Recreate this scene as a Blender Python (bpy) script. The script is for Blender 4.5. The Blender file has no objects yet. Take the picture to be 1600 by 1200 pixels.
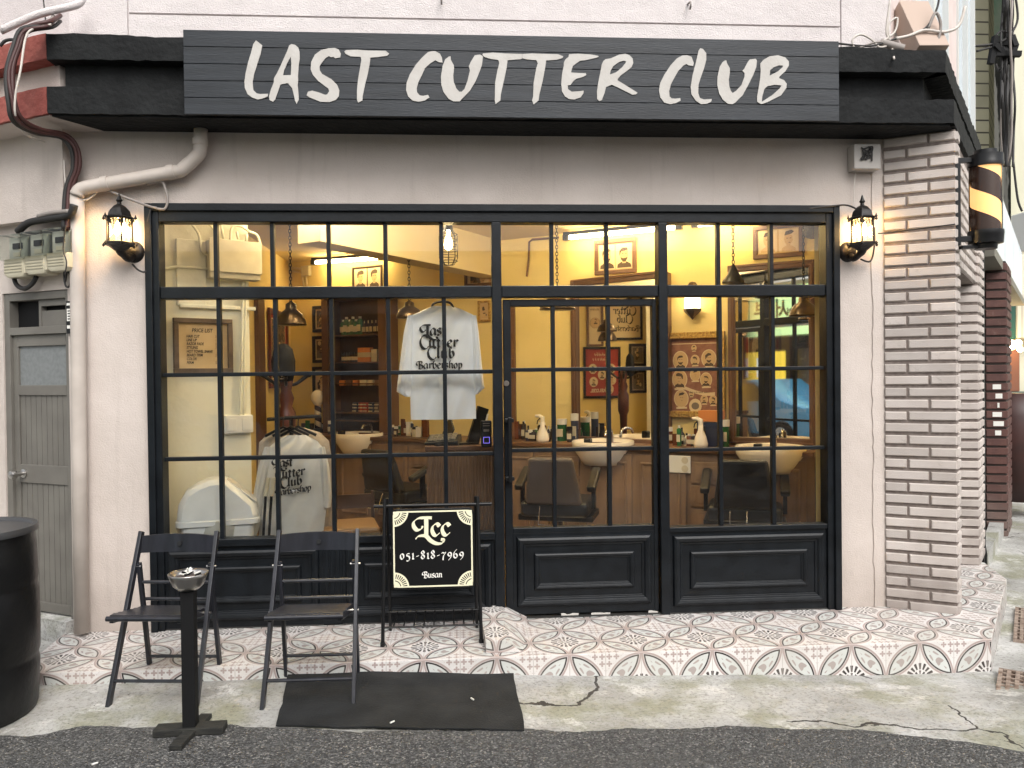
import bpy, math, random
from mathutils import Vector, Matrix
random.seed(7)
R = math.radians
sc = bpy.context.scene
# ------------------------------------------------------------------ camera
CAM = Matrix(((0.99769901, -0.06682116, -0.01147272), (-0.01224149, -0.01110682, -0.99986338), (0.06668461, 0.99770315, -0.01189926)))
FPX = 1205.0; CY = -4.85; CH = 1.64
cam = bpy.data.objects.new('camera', bpy.data.cameras.new('camera'))
sc.collection.objects.link(cam); sc.camera = cam
cam.data.lens = FPX / 1600 * 36; cam.data.sensor_width = 36; cam.data.clip_start = 0.05; cam.data.clip_end = 500
rot = Matrix((CAM[0], -CAM[1], -CAM[2])).transposed()
cam.matrix_world = Matrix.Translation((0, CY, CH)) @ rot.to_4x4()
# ------------------------------------------------------------------ world and sun
EXPO = 0.84; SKY = 0.13; SUN = 1.1; TUBE = 34.0
w = bpy.data.worlds.new('World'); sc.world = w; w.use_nodes = True
nt = w.node_tree; bg = nt.nodes['Background']; bg.inputs[1].default_value = SKY
sky = nt.nodes.new('ShaderNodeTexSky'); sky.sky_type = 'NISHITA'; sky.sun_disc = False
sky.sun_elevation = R(48); sky.sun_rotation = R(165); sky.dust_density = 4; sky.air_density = 1.0
hs = nt.nodes.new('ShaderNodeHueSaturation'); hs.inputs['Saturation'].default_value = 0.22
nt.links.new(sky.outputs[0], hs.inputs['Color']); nt.links.new(hs.outputs[0], bg.inputs[0])
sun = bpy.data.objects.new('sun', bpy.data.lights.new('sun', 'SUN')); sc.collection.objects.link(sun)
sun.data.energy = SUN; sun.data.angle = R(40); sun.data.color = (1, .97, .93)
sd = Vector((math.sin(R(165)) * math.cos(R(48)), math.cos(R(165)) * math.cos(R(48)), math.sin(R(48))))
sun.rotation_euler = sd.to_track_quat('Z', 'Y').to_euler()
sc.view_settings.view_transform = 'Standard'; sc.view_settings.look = 'None'
sc.view_settings.exposure = EXPO; sc.view_settings.gamma = 1; sc.view_settings.use_curve_mapping = False
# ------------------------------------------------------------------ pixel -> world helpers (reference pixels at a true depth)
def ray(x, y): return CAM.transposed() @ Vector(((x - 800) / FPX, (y - 600) / FPX, 1))
CO = Vector((0, CY, CH))
def FY(x, y, Y=0.0):
    r = ray(x, y); return CO + r * ((Y - CY) / r.y)
def G(x, y, z=0.0):
    r = ray(x, y); return CO + r * ((z - CH) / r.z)
class Wall:
    """vertical plane: origin, rotation about z; local x along it, local -y out of it"""
    def __init__(s, o, deg): s.o = Vector((o[0], o[1], 0)); s.a = R(deg); s.d = Vector((math.cos(s.a), math.sin(s.a), 0)); s.n = Vector((math.sin(s.a), -math.cos(s.a), 0))
    def px(s, x, y, off=0.0):
        r = ray(x, y); t = ((s.o + s.n * off - CO).dot(s.n)) / r.dot(s.n); p = CO + r * t
        return (p - s.o).dot(s.d), p.z
    def pt(s, u, z, off=0.0): return s.o + s.d * u + s.n * off + Vector((0, 0, z))
    def mat(s): return Matrix.Translation(s.o) @ Matrix.Rotation(s.a, 4, 'Z')
FAC = Wall((0, 0), 0)
_p = FY(1275, 600, 1.2); WW = Wall((_p.x, _p.y), -32)         # inner wall with the mirrors
_p = FY(253, 600, .36); LW = Wall((_p.x, _p.y), 35)            # short wing wall with the price list
AL = Wall((3.0, -.3), 50.65)                                    # alley side of the shop
AW = Wall((3.105, -.21), 50.65)
EL = Wall((-2.332, 0), -26.4)                                   # neighbour facade (u < 0)
# ------------------------------------------------------------------ materials
MATS = {}
def mat(name, c, rough=.6, metal=0, c2=None, scale=6, bump=0, bscale=60, spec=.5, emit=0, detail=4, stretch=None, contrast=(.35, .65)):
    if name in MATS: return MATS[name]
    m = bpy.data.materials.new(name); MATS[name] = m; m.use_nodes = True; t = m.node_tree; b = t.nodes['Principled BSDF']
    b.inputs['Base Color'].default_value = (*c, 1); b.inputs['Roughness'].default_value = rough; b.inputs['Metallic'].default_value = metal
    b.inputs['Specular IOR Level'].default_value = spec
    tc = t.nodes.new('ShaderNodeTexCoord'); src = tc.outputs['Object']
    if stretch:
        mp = t.nodes.new('ShaderNodeMapping'); mp.inputs['Scale'].default_value = stretch; t.links.new(src, mp.inputs[0]); src = mp.outputs[0]
    if c2:
        n = t.nodes.new('ShaderNodeTexNoise'); n.inputs['Scale'].default_value = scale; n.inputs['Detail'].default_value = detail; t.links.new(src, n.inputs['Vector'])
        r = t.nodes.new('ShaderNodeValToRGB'); r.color_ramp.elements[0].position = contrast[0]; r.color_ramp.elements[1].position = contrast[1]
        r.color_ramp.elements[0].color = (*c, 1); r.color_ramp.elements[1].color = (*c2, 1)
        t.links.new(n.outputs[0], r.inputs[0]); t.links.new(r.outputs[0], b.inputs['Base Color'])
    if bump:
        n = t.nodes.new('ShaderNodeTexNoise'); n.inputs['Scale'].default_value = bscale; n.inputs['Detail'].default_value = 5; t.links.new(src, n.inputs['Vector'])
        bp = t.nodes.new('ShaderNodeBump'); bp.inputs['Strength'].default_value = bump; bp.inputs['Distance'].default_value = .01
        t.links.new(n.outputs[0], bp.inputs['Height']); t.links.new(bp.outputs[0], b.inputs['Normal'])
    if emit:
        b.inputs['Emission Color'].default_value = (*c, 1); b.inputs['Emission Strength'].default_value = emit
    return m
def nd(t, ty, **kw):
    n = t.nodes.new(ty)
    for k, v in kw.items(): setattr(n, k, v)
    return n
def mth(t, op, a, b=None, c=None, clamp=False):
    n = t.nodes.new('ShaderNodeMath'); n.operation = op; n.use_clamp = clamp
    for i, v in enumerate((a, b, c)):
        if v is None: continue
        if isinstance(v, (int, float)): n.inputs[i].default_value = v
        else: t.links.new(v, n.inputs[i])
    return n.outputs[0]
def mix(t, f, a, b):
    n = t.nodes.new('ShaderNodeMix'); n.data_type = 'RGBA'
    if isinstance(f, (int, float)): n.inputs[0].default_value = f
    else: t.links.new(f, n.inputs[0])
    for i, v in ((6, a), (7, b)):
        if isinstance(v, tuple): n.inputs[i].default_value = (*v, 1)
        else: t.links.new(v, n.inputs[i])
    return n.outputs[2]
def noise(t, vec, scale, detail=4, rough=.5):
    n = t.nodes.new('ShaderNodeTexNoise'); n.inputs['Scale'].default_value = scale; n.inputs['Detail'].default_value = detail; n.inputs['Roughness'].default_value = rough
    if vec: t.links.new(vec, n.inputs['Vector'])
    return n.outputs[0]
def stepf(t, v, lo, hi): 
    n = t.nodes.new('ShaderNodeMapRange'); n.clamp = True; t.links.new(v, n.inputs[0]); n.inputs[1].default_value = lo; n.inputs[2].default_value = hi; return n.outputs[0]
def newmat(name):
    m = bpy.data.materials.new(name); MATS[name] = m; m.use_nodes = True; return m, m.node_tree, m.node_tree.nodes['Principled BSDF']
def bump(t, b, h, s, d=.01):
    n = t.nodes.new('ShaderNodeBump'); n.inputs['Strength'].default_value = s; n.inputs['Distance'].default_value = d
    t.links.new(h, n.inputs['Height']); t.links.new(n.outputs[0], b.inputs['Normal'])

STUC = mat('stucco_pink', (.47, .405, .375), .85, c2=(.53, .465, .435), scale=2.2, bump=.45, bscale=90, detail=8)
def stucco(name, ca, cb, dirt, rough_b=.5, streak=.5):
    m, t, b = newmat(name); tc = nd(t, 'ShaderNodeTexCoord'); P = tc.outputs['Object']
    base = mix(t, stepf(t, noise(t, P, 1.6, 8, .6), .35, .65), ca, cb)
    mp = nd(t, 'ShaderNodeMapping'); mp.inputs['Scale'].default_value = (9, 9, .8); t.links.new(P, mp.inputs[0])
    st = stepf(t, noise(t, mp.outputs[0], 1.4, 6, .6), .56, .78)
    sx = nd(t, 'ShaderNodeSeparateXYZ'); t.links.new(P, sx.inputs[0])
    base = mix(t, mth(t, 'MULTIPLY', st, streak), base, dirt)
    lo = stepf(t, mth(t, 'ADD', sx.outputs[2], mth(t, 'MULTIPLY', noise(t, P, 4, 5), .5)), .75, .25)
    base = mix(t, mth(t, 'MULTIPLY', lo, .45), base, dirt)
    sp = stepf(t, noise(t, P, 38, 3, .6), .74, .78); base = mix(t, mth(t, 'MULTIPLY', sp, .5), base, (.12, .1, .09))
    t.links.new(base, b.inputs['Base Color']); b.inputs['Roughness'].default_value = .85
    h = mth(t, 'ADD', noise(t, P, 110, 6, .6), mth(t, 'MULTIPLY', noise(t, P, 9, 3), 1.6)); bump(t, b, h, rough_b, .008)
    return m
WALLM = stucco('painted_wall', (.495, .43, .385), (.575, .505, .46), (.25, .205, .17), .5, .28)
UPM = stucco('upper_wall', (.60, .55, .54), (.65, .60, .59), (.58, .49, .47), .9, .12)
BLACKC = mat('black_concrete', (.006, .0065, .007), .8, c2=(.011, .012, .0125), spec=.25, scale=7, bump=1.0, bscale=26, detail=8)
REDC = mat('red_concrete', (.22, .05, .038), .8, c2=(.30, .085, .065), scale=12, bump=1.0, bscale=30)
FRAME = mat('black_frame_paint', (.0035, .0045, .006), .4, c2=(.007, .009, .0115), spec=.28, scale=9, bump=.12, bscale=70)
FRAME2 = mat('weathered_frame', (.035, .033, .03), .5, c2=(.018, .018, .018), scale=14, bump=.2, bscale=40)
SIGNW = mat('stained_wood', (.010, .0125, .016), .45, c2=(.020, .024, .030), spec=.35, scale=3, bump=.25, bscale=30, stretch=(.5, 6, 9), detail=8)
LETM = mat('cream_paint', (.47, .45, .42), .6, c2=(.42, .395, .365), scale=9, bump=.15)
BRICK = mat('beige_brick', (.46, .405, .37), .7, c2=(.52, .465, .43), scale=5, bump=.3, bscale=160)
GROUT = mat('shaded_joint', (.17, .135, .12), .9, c2=(.24, .20, .175), scale=30)  # mortar darkened to carry the shadow lines under the bricks
REDB = mat('red_brick', (.065, .025, .02), .7, c2=(.10, .04, .03), scale=7, bump=.3)
YWALL = mat('cream_inner_wall', (.72, .57, .23), .8, c2=(.76, .61, .27), scale=2, bump=.15, bscale=60)
GWALL = mat('pale_inner_wall', (.72, .70, .56), .8, c2=(.78, .76, .62), scale=3, bump=.25, bscale=30)
CEIL = mat('cream_ceiling', (.66, .54, .28), .85, c2=(.66, .56, .37), scale=2)
DWOOD = mat('brown_wood', (.095, .045, .022), .42, c2=(.15, .075, .038), scale=4, stretch=(1, 1, .15), bump=.1, bscale=40)
CABW = mat('cabinet_wood', (.17, .11, .07), .5, c2=(.235, .155, .10), scale=5, stretch=(2, 2, .3), bump=.12, bscale=40)
DKWOOD = mat('dark_shelf_wood', (.035, .017, .009), .5, c2=(.055, .028, .015), scale=6)
FLUT = mat('fluted_wood', (.16, .095, .055), .5, c2=(.22, .135, .08), scale=14, stretch=(6, 6, .5))
BLK = mat('black_satin', (.006, .006, .0065), .35, spec=.35)
BLKM = mat('black_matte', (.006, .006, .0065), .7, spec=.25)
CHAIRM = mat('black_stained_wood', (.012, .0125, .016), .33, c2=(.022, .023, .030), scale=20, stretch=(1, 1, .2), bump=.1)
CHROME = mat('chrome', (.6, .6, .6), .15, 1)
STEEL = mat('brushed_steel', (.5, .48, .46), .28, 1)
CERAM = mat('ceramic', (.82, .76, .66), .12)
LEATH = mat('black_leather', (.014, .014, .015), .4, bump=.15, bscale=120)
LEATHG = mat('grey_cape', (.10, .085, .08), .7)
PIPEM = mat('painted_pipe', (.45, .395, .35), .55, c2=(.52, .46, .41), scale=6)
WHITEP = mat('white_plastic', (.70, .69, .64), .35)
BINM = mat('white_bin_plastic', (.84, .86, .85), .3, c2=(.78, .80, .79), scale=8)
CREAMP = mat('cream_plastic', (.62, .57, .43), .45, c2=(.56, .51, .38), scale=12)
CABLE = mat('black_cable', (.02, .018, .017), .6)
CABLEG = mat('grey_cable', (.25, .22, .2), .6)
CABLEW = mat('white_cable', (.55, .5, .45), .5)
LAMPM = mat('cast_black_metal', (.006, .005, .0045), .45, c2=(.011, .009, .008), spec=.35, scale=30, bump=.3)
GLOW = mat('warm_bulb', (1.0, .72, .34), .5, emit=26)
LANT = mat('frosted_lantern_glass', (1.0, .80, .48), .5, emit=5)
TUBEM = mat('tube_light', (1.0, .74, .35), .5, emit=TUBE)
GOLD = mat('gilt_moulding', (.55, .36, .10), .38, .6, c2=(.28, .16, .05), scale=60, bump=1, bscale=90)
COP = mat('aged_bronze', (.06, .045, .03), .3, .8, c2=(.10, .07, .045), scale=8)
CLOTHW = mat('white_cotton', (.90, .92, .94), .9, c2=(.86, .88, .90), scale=8, bump=.2, bscale=300)
CLOTHG = mat('grey_cotton', (.66, .65, .61), .9, c2=(.58, .57, .53), scale=8, bump=.2, bscale=300)
CLOTHB = mat('beige_wool', (.34, .29, .23), .95, c2=(.42, .36, .29), scale=25, bump=.4, bscale=150)
INK = mat('black_ink', (.012, .012, .013), .7)
PAPER = mat('kraft_paper', (.60, .46, .27), .75, c2=(.46, .33, .17), scale=4, detail=8)
CREAMV = mat('cream_vinyl', (.80, .76, .55), .5)
WHITEV = mat('white_vinyl', (.82, .80, .74), .5)
MIRR = mat('mirror_glass', (.86, .84, .80), .02, 1)
DOORG = mat('grey_painted_metal', (.13, .12, .105), .5, c2=(.16, .15, .13), scale=5, bump=.1)
FROST = mat('frosted_pane', (.16, .17, .17), .35, c2=(.2, .21, .21), scale=40)
for nm_ in ('beige_brick', 'red_brick'):
    t_ = MATS[nm_].node_tree; b_ = t_.nodes['Principled BSDF']; src_ = b_.inputs['Base Color'].links[0].from_socket
    g_ = nd(t_, 'ShaderNodeNewGeometry'); h_ = nd(t_, 'ShaderNodeHueSaturation'); t_.links.new(mth(t_, 'MULTIPLY_ADD', g_.outputs['Random Per Island'], .30, .84), h_.inputs['Value']); t_.links.new(src_, h_.inputs['Color'])
    tc_ = nd(t_, 'ShaderNodeTexCoord'); s_ = nd(t_, 'ShaderNodeSeparateXYZ'); t_.links.new(tc_.outputs['Object'], s_.inputs[0])
    gr_ = stepf(t_, mth(t_, 'ADD', s_.outputs[2], mth(t_, 'MULTIPLY', noise(t_, tc_.outputs['Object'], 5, 5), .5)), .75, .3)
    sp_ = stepf(t_, noise(t_, tc_.outputs['Object'], 14, 6, .7), .60, .72)
    c_ = mix(t_, mth(t_, 'MULTIPLY', gr_, .45), h_.outputs[0], (.17, .14, .12)); c_ = mix(t_, mth(t_, 'MULTIPLY', sp_, .35), c_, (.2, .165, .14)); t_.links.new(c_, b_.inputs['Base Color'])
def glass(name='window_glass', tint=(.97, .98, .97), ior=1.45, rough=0.0):
    m = bpy.data.materials.new(name); MATS[name] = m; m.use_nodes = True; t = m.node_tree; t.nodes.remove(t.nodes['Principled BSDF'])
    tr = nd(t, 'ShaderNodeBsdfTransparent'); tr.inputs[0].default_value = (*tint, 1)
    gl = nd(t, 'ShaderNodeBsdfGlossy'); gl.inputs['Roughness'].default_value = rough
    fr = nd(t, 'ShaderNodeFresnel'); fr.inputs[0].default_value = ior
    mx = nd(t, 'ShaderNodeMixShader'); t.links.new(mth(t, 'MULTIPLY', fr.outputs[0], 1.7, clamp=True), mx.inputs[0]); t.links.new(tr.outputs[0], mx.inputs[1]); t.links.new(gl.outputs[0], mx.inputs[2])
    if name == 'window_glass':
        df = nd(t, 'ShaderNodeBsdfDiffuse'); df.inputs[0].default_value = (.75, .72, .70, 1); tc = nd(t, 'ShaderNodeTexCoord'); mp = nd(t, 'ShaderNodeMapping'); mp.inputs['Scale'].default_value = (1, 1, 2.5); mp.inputs['Rotation'].default_value = (0, .5, 0); t.links.new(tc.outputs['Object'], mp.inputs[0])
        f = mth(t, 'MULTIPLY', stepf(t, noise(t, mp.outputs[0], 2.6, 7, .65), .45, .75), .022); m2 = nd(t, 'ShaderNodeMixShader'); t.links.new(f, m2.inputs[0]); t.links.new(mx.outputs[0], m2.inputs[1]); t.links.new(df.outputs[0], m2.inputs[2]); mx = m2
    t.links.new(mx.outputs[0], t.nodes['Material Output'].inputs[0]); return m
GLASS = glass()
BOTG = glass('clear_bottle_glass', (.8, .85, .8), 1.4)
def tiles():
    m, t, b = newmat('patterned_tile'); uv = nd(t, 'ShaderNodeUVMap'); s = nd(t, 'ShaderNodeSeparateXYZ'); t.links.new(uv.outputs[0], s.inputs[0])
    U, V = s.outputs[0], s.outputs[1]
    x = mth(t, 'PINGPONG', U, 1.0); y = mth(t, 'PINGPONG', V, 1.0)
    def dist(cx, cy):
        dx = mth(t, 'SUBTRACT', x, cx); dy = mth(t, 'SUBTRACT', y, cy)
        return mth(t, 'SQRT', mth(t, 'ADD', mth(t, 'MULTIPLY', dx, dx), mth(t, 'MULTIPLY', dy, dy))), mth(t, 'ARCTAN2', dy, dx)
    r1, a1 = dist(0, 1)   # black ornament corner (even i, odd j)
    r2, a2 = dist(1, 0)   # clover corner
    e = mth(t, 'MAXIMUM', r1, r2)
    def band(v, lo, hi): return mth(t, 'MULTIPLY', mth(t, 'GREATER_THAN', v, lo), mth(t, 'LESS_THAN', v, hi))
    WHT = (.68, .655, .635); PNK = (.39, .31, .29); BLKc = (.025, .018, .018); SAGE = (.57, .585, .56); LEAF = (.36, .31, .29)
    inside = mth(t, 'LESS_THAN', e, .90)
    col = mix(t, inside, WHT, SAGE)
    # leaves inside the lens: mirrored scroll along the diagonal
    u = mth(t, 'MULTIPLY', mth(t, 'ADD', x, y), .7071); v = mth(t, 'ABSOLUTE', mth(t, 'MULTIPLY', mth(t, 'SUBTRACT', y, x), .7071))
    ph = mth(t, 'SINE', mth(t, 'ADD', mth(t, 'MULTIPLY', u, 19), mth(t, 'MULTIPLY', v, -24)))
    ph2 = mth(t, 'SINE', mth(t, 'ADD', mth(t, 'MULTIPLY', v, 22), mth(t, 'MULTIPLY', u, 9)))
    lf = mth(t, 'GREATER_THAN', mth(t, 'ADD', ph, mth(t, 'MULTIPLY', ph2, .9)), .35)
    lf = mth(t, 'MULTIPLY', lf, mth(t, 'LESS_THAN', e, .835)); col = mix(t, lf, col, LEAF)
    col = mix(t, band(e, .95, 1.003), col, PNK); col = mix(t, band(e, .895, .94), col, BLKc)
    # clovers at the second corner: small quatrefoils on a diagonal lattice
    px_ = mth(t, 'MULTIPLY', mth(t, 'SUBTRACT', 1.0, x), 5.0); py_ = mth(t, 'MULTIPLY', y, 5.0)
    fx = mth(t, 'SUBTRACT', mth(t, 'PINGPONG', px_, 1.0), .5); fy = mth(t, 'SUBTRACT', mth(t, 'PINGPONG', py_, 1.0), .5)
    rr = mth(t, 'SQRT', mth(t, 'ADD', mth(t, 'MULTIPLY', fx, fx), mth(t, 'MULTIPLY', fy, fy)))
    aa = mth(t, 'ARCTAN2', fy, fx); pet = mth(t, 'ABSOLUTE', mth(t, 'COSINE', mth(t, 'MULTIPLY', aa, 2)))
    cl = mth(t, 'LESS_THAN', rr, mth(t, 'MULTIPLY_ADD', pet, .30, .12))
    zone = mth(t, 'MULTIPLY', mth(t, 'LESS_THAN', mth(t, 'ADD', mth(t, 'SUBTRACT', 1.0, x), y), .52), mth(t, 'GREATER_THAN', e, 1.05))
    col = mix(t, mth(t, 'MULTIPLY', cl, zone), col, PNK)
    # black palmettes at the first corner
    an = mth(t, 'COSINE', mth(t, 'MULTIPLY', a1, 16)); ring = mth(t, 'MULTIPLY', mth(t, 'GREATER_THAN', an, -.1), band(r1, .22, .40))
    ring2 = mth(t, 'MULTIPLY', mth(t, 'GREATER_THAN', mth(t, 'COSINE', mth(t, 'MULTIPLY', a1, 8)), .2), band(r1, .05, .19))
    zb = mth(t, 'LESS_THAN', mth(t, 'ADD', x, mth(t, 'SUBTRACT', 1.0, y)), .56)
    blk = mth(t, 'MULTIPLY', mth(t, 'MAXIMUM', ring, ring2), mth(t, 'MULTIPLY', zb, mth(t, 'GREATER_THAN', r2, 1.05))); col = mix(t, blk, col, BLKc)
    # grout on tile edges
    gx = mth(t, 'MINIMUM', x, mth(t, 'SUBTRACT', 1.0, x)); gy = mth(t, 'MINIMUM', y, mth(t, 'SUBTRACT', 1.0, y))
    g = mth(t, 'LESS_THAN', mth(t, 'MINIMUM', gx, gy), .009); col = mix(t, mth(t, 'MULTIPLY', g, .7), col, (.36, .31, .28))
    tc = nd(t, 'ShaderNodeTexCoord'); P = tc.outputs['Object']
    dr = stepf(t, noise(t, P, 3.2, 9, .7), .42, .72); col = mix(t, mth(t, 'MULTIPLY', dr, .5), col, (.42, .37, .32))
    t.links.new(col, b.inputs['Base Color'])
    t.links.new(mth(t, 'MULTIPLY_ADD', noise(t, P, 6, 4), .5, .12), b.inputs['Roughness'])
    bump(t, b, mth(t, 'SUBTRACT', 1.0, g), .3, .003); return m
TILE = tiles()
def concrete():
    m, t, b = newmat('stained_concrete'); tc = nd(t, 'ShaderNodeTexCoord'); P = tc.outputs['Object']
    c = mix(t, stepf(t, noise(t, P, 1.1, 8, .62), .36, .66), (.24, .235, .215), (.58, .575, .56))
    c = mix(t, mth(t, 'MULTIPLY', stepf(t, noise(t, P, 2.3, 7, .6), .48, .62), .7), c, (.225, .225, .135))
    c = mix(t, mth(t, 'MULTIPLY', stepf(t, noise(t, P, 4.2, 8, .72), .55, .64), .8), c, (.62, .61, .58))
    c = mix(t, mth(t, 'MULTIPLY', stepf(t, noise(t, P, 55, 5, .75), .50, .64), .6), c, (.12, .11, .09))
    v = nd(t, 'ShaderNodeTexVoronoi'); v.inputs['Scale'].default_value = 13; t.links.new(P, v.inputs['Vector'])
    c = mix(t, mth(t, 'LESS_THAN', v.outputs['Distance'], .05), c, (.06, .05, .045))
    # long crack
    v2 = nd(t, 'ShaderNodeTexVoronoi', feature='DISTANCE_TO_EDGE'); v2.inputs['Scale'].default_value = .55
    mp = nd(t, 'ShaderNodeMapping'); mp.inputs['Location'].default_value = (.35, .2, 0); nn = nd(t, 'ShaderNodeTexNoise'); nn.inputs['Scale'].default_value = 5; nn.inputs['Detail'].default_value = 6
    t.links.new(P, nn.inputs['Vector']); vm = nd(t, 'ShaderNodeVectorMath', operation='MULTIPLY_ADD'); t.links.new(nn.outputs['Color'], vm.inputs[0]); vm.inputs[1].default_value = (.22, .22, 0); t.links.new(P, vm.inputs[2])
    t.links.new(vm.outputs[0], mp.inputs[0]); t.links.new(mp.outputs[0], v2.inputs['Vector'])
    ck = mth(t, 'MULTIPLY', mth(t, 'LESS_THAN', v2.outputs['Distance'], .0028), mth(t, 'GREATER_THAN', noise(t, P, .7, 2), .52)); c = mix(t, ck, c, (.04, .035, .03))
    t.links.new(c, b.inputs['Base Color']); t.links.new(mth(t, 'MULTIPLY_ADD', noise(t, P, 2.0, 5), .9, .2), b.inputs['Roughness'])
    h = mth(t, 'SUBTRACT', mth(t, 'ADD', noise(t, P, 90, 6, .7), mth(t, 'MULTIPLY', noise(t, P, 6, 4), 2.5)), mth(t, 'MULTIPLY', ck, 2.0)); bump(t, b, h, .7, .008); return m
CONC = concrete()
def asphalt():
    m, t, b = newmat('asphalt'); tc = nd(t, 'ShaderNodeTexCoord'); P = tc.outputs['Object']
    v = nd(t, 'ShaderNodeTexVoronoi'); v.inputs['Scale'].default_value = 120; t.links.new(P, v.inputs['Vector'])
    s = nd(t, 'ShaderNodeSeparateColor'); t.links.new(v.outputs['Color'], s.inputs[0])
    c = mix(t, stepf(t, s.outputs[0], .3, 1.0), (.046, .046, .045), (.185, .183, .178))
    c = mix(t, mth(t, 'GREATER_THAN', s.outputs[1], .93), c, (.30, .29, .27))
    c = mix(t, mth(t, 'MULTIPLY', stepf(t, noise(t, P, 1.5, 6, .6), .45, .7), .5), c, (.10, .098, .093))
    t.links.new(c, b.inputs['Base Color']); b.inputs['Roughness'].default_value = .72
    h = mth(t, 'ADD', mth(t, 'MULTIPLY', v.outputs['Distance'], -1.2), noise(t, P, 60, 5)); bump(t, b, h, 1.0, .012); return m
ASPH = asphalt()
# ------------------------------------------------------------------ mesh builder
def cat(pts, n=6, closed=False):
    P = [Vector(p) for p in pts]; out = []; N = len(P)
    if N < 3: return P
    for i in range(N if closed else N - 1):
        p0 = P[i - 1] if (i > 0 or closed) else P[0]; p1 = P[i]; p2 = P[(i + 1) % N]; p3 = P[(i + 2) % N] if (i + 2 < N or closed) else P[-1]
        for k in range(n):
            s = k / n; out.append(.5 * ((2 * p1) + (p2 - p0) * s + (2 * p0 - 5 * p1 + 4 * p2 - p3) * s * s + (3 * p1 - p0 - 3 * p2 + p3) * s ** 3))
    if not closed: out.append(P[-1])
    return out
class MB:
    def __init__(s, M=None): s.v = []; s.f = []; s.mi = []; s.m = 0; s.M = M or Matrix(); s.uv = {}
    def add(s, vs, fs):
        o = len(s.v); s.v += [tuple(s.M @ Vector(p)) for p in vs]
        for f in fs: s.f.append([o + i for i in f]); s.mi.append(s.m)
        return s
    def box(s, x0, x1, y0, y1, z0, z1):
        if x0 > x1: x0, x1 = x1, x0
        if y0 > y1: y0, y1 = y1, y0
        if z0 > z1: z0, z1 = z1, z0
        return s.add([(x0, y0, z0), (x1, y0, z0), (x1, y1, z0), (x0, y1, z0), (x0, y0, z1), (x1, y0, z1), (x1, y1, z1), (x0, y1, z1)],
                     [(0, 3, 2, 1), (4, 5, 6, 7), (0, 1, 5, 4), (1, 2, 6, 5), (2, 3, 7, 6), (3, 0, 4, 7)])
    def quad(s, a, b, c, d): return s.add([a, b, c, d], [(0, 1, 2, 3)])
    def bar(s, a, b, w, d, up=(0, 0, 1)):
        a = Vector(a); b = Vector(b); z = (b - a).normalized(); u = Vector(up)
        if abs(z.dot(u)) > .95: u = Vector((0, 1, 0))
        x = z.cross(u).normalized() * w / 2; y = z.cross(x).normalized() * d / 2
        return s.add([a - x - y, a + x - y, a + x + y, a - x + y, b - x - y, b + x - y, b + x + y, b - x + y],
                     [(0, 3, 2, 1), (4, 5, 6, 7), (0, 1, 5, 4), (1, 2, 6, 5), (2, 3, 7, 6), (3, 0, 4, 7)])
    def tube(s, pts, r, n=10, smooth=0, cap=True):
        P = [Vector(p) for p in pts]
        if smooth: P = cat(P, smooth)
        rs = r if isinstance(r, (list, tuple)) else [r] * len(P)
        if len(rs) != len(P): rs = [rs[min(len(rs) - 1, int(i * len(rs) / len(P)))] for i in range(len(P))]
        vs = []; fs = []; px = None
        for i, p in enumerate(P):
            d = (P[min(i + 1, len(P) - 1)] - P[max(i - 1, 0)]).normalized()
            if px is None: u = Vector((0, 0, 1)) if abs(d.z) < .9 else Vector((1, 0, 0)); px = (u - d * u.dot(d)).normalized()
            else:
                q = px - d * px.dot(d); px = q.normalized() if q.length > 1e-6 else px
            py = d.cross(px)
            for k in range(n):
                a = 2 * math.pi * k / n; vs.append(p + (px * math.cos(a) + py * math.sin(a)) * rs[i])
        for i in range(len(P) - 1):
            for k in range(n): fs.append((i * n + k, i * n + (k + 1) % n, (i + 1) * n + (k + 1) % n, (i + 1) * n + k))
        if cap: fs.append(tuple(range(n))[::-1]); fs.append(tuple(range((len(P) - 1) * n, len(P) * n)))
        return s.add(vs, fs)
    def lathe(s, prof, c=(0, 0, 0), n=20, axis='z', sx=1, sy=1, a0=0):
        vs = []; fs = []; c = Vector(c)
        for r, h in prof:
            for k in range(n):
                a = 2 * math.pi * k / n + a0; x, y = r * math.cos(a) * sx, r * math.sin(a) * sy
                vs.append(c + (Vector((x, y, h)) if axis == 'z' else Vector((x, h, y)) if axis == 'y' else Vector((h, x, y))))
        m = len(prof)
        for i in range(m - 1):
            for k in range(n): fs.append((i * n + k, i * n + (k + 1) % n, (i + 1) * n + (k + 1) % n, (i + 1) * n + k))
        if prof[0][0] > 1e-5: fs.append(tuple(range(n))[::-1])
        if prof[-1][0] > 1e-5: fs.append(tuple(range((m - 1) * n, m * n)))
        return s.add(vs, fs)
    def prism(s, poly, y0, y1):           # poly in local x,z ; extruded along y
        n = len(poly); vs = [(x, y0, z) for x, z in poly] + [(x, y1, z) for x, z in poly]
        fs = [tuple(range(n)), tuple(range(2 * n - 1, n - 1, -1))] + [(i, n + i, n + (i + 1) % n, (i + 1) % n) for i in range(n)]
        return s.add(vs, fs)
    def slab(s, poly, z0, z1):            # poly in x,y
        n = len(poly); vs = [(x, y, z0) for x, y in poly] + [(x, y, z1) for x, y in poly]
        fs = [tuple(range(n))[::-1], tuple(range(n, 2 * n))] + [(i, (i + 1) % n, n + (i + 1) % n, n + i) for i in range(n)]
        return s.add(vs, fs)
    def disc(s, cx, cz, rx, rz, y, n=20, a0=0, a1=2 * math.pi):
        return s.add([(cx + rx * math.cos(a0 + (a1 - a0) * k / n), y, cz + rz * math.sin(a0 + (a1 - a0) * k / n)) for k in range(n)], [tuple(range(n))])
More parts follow.
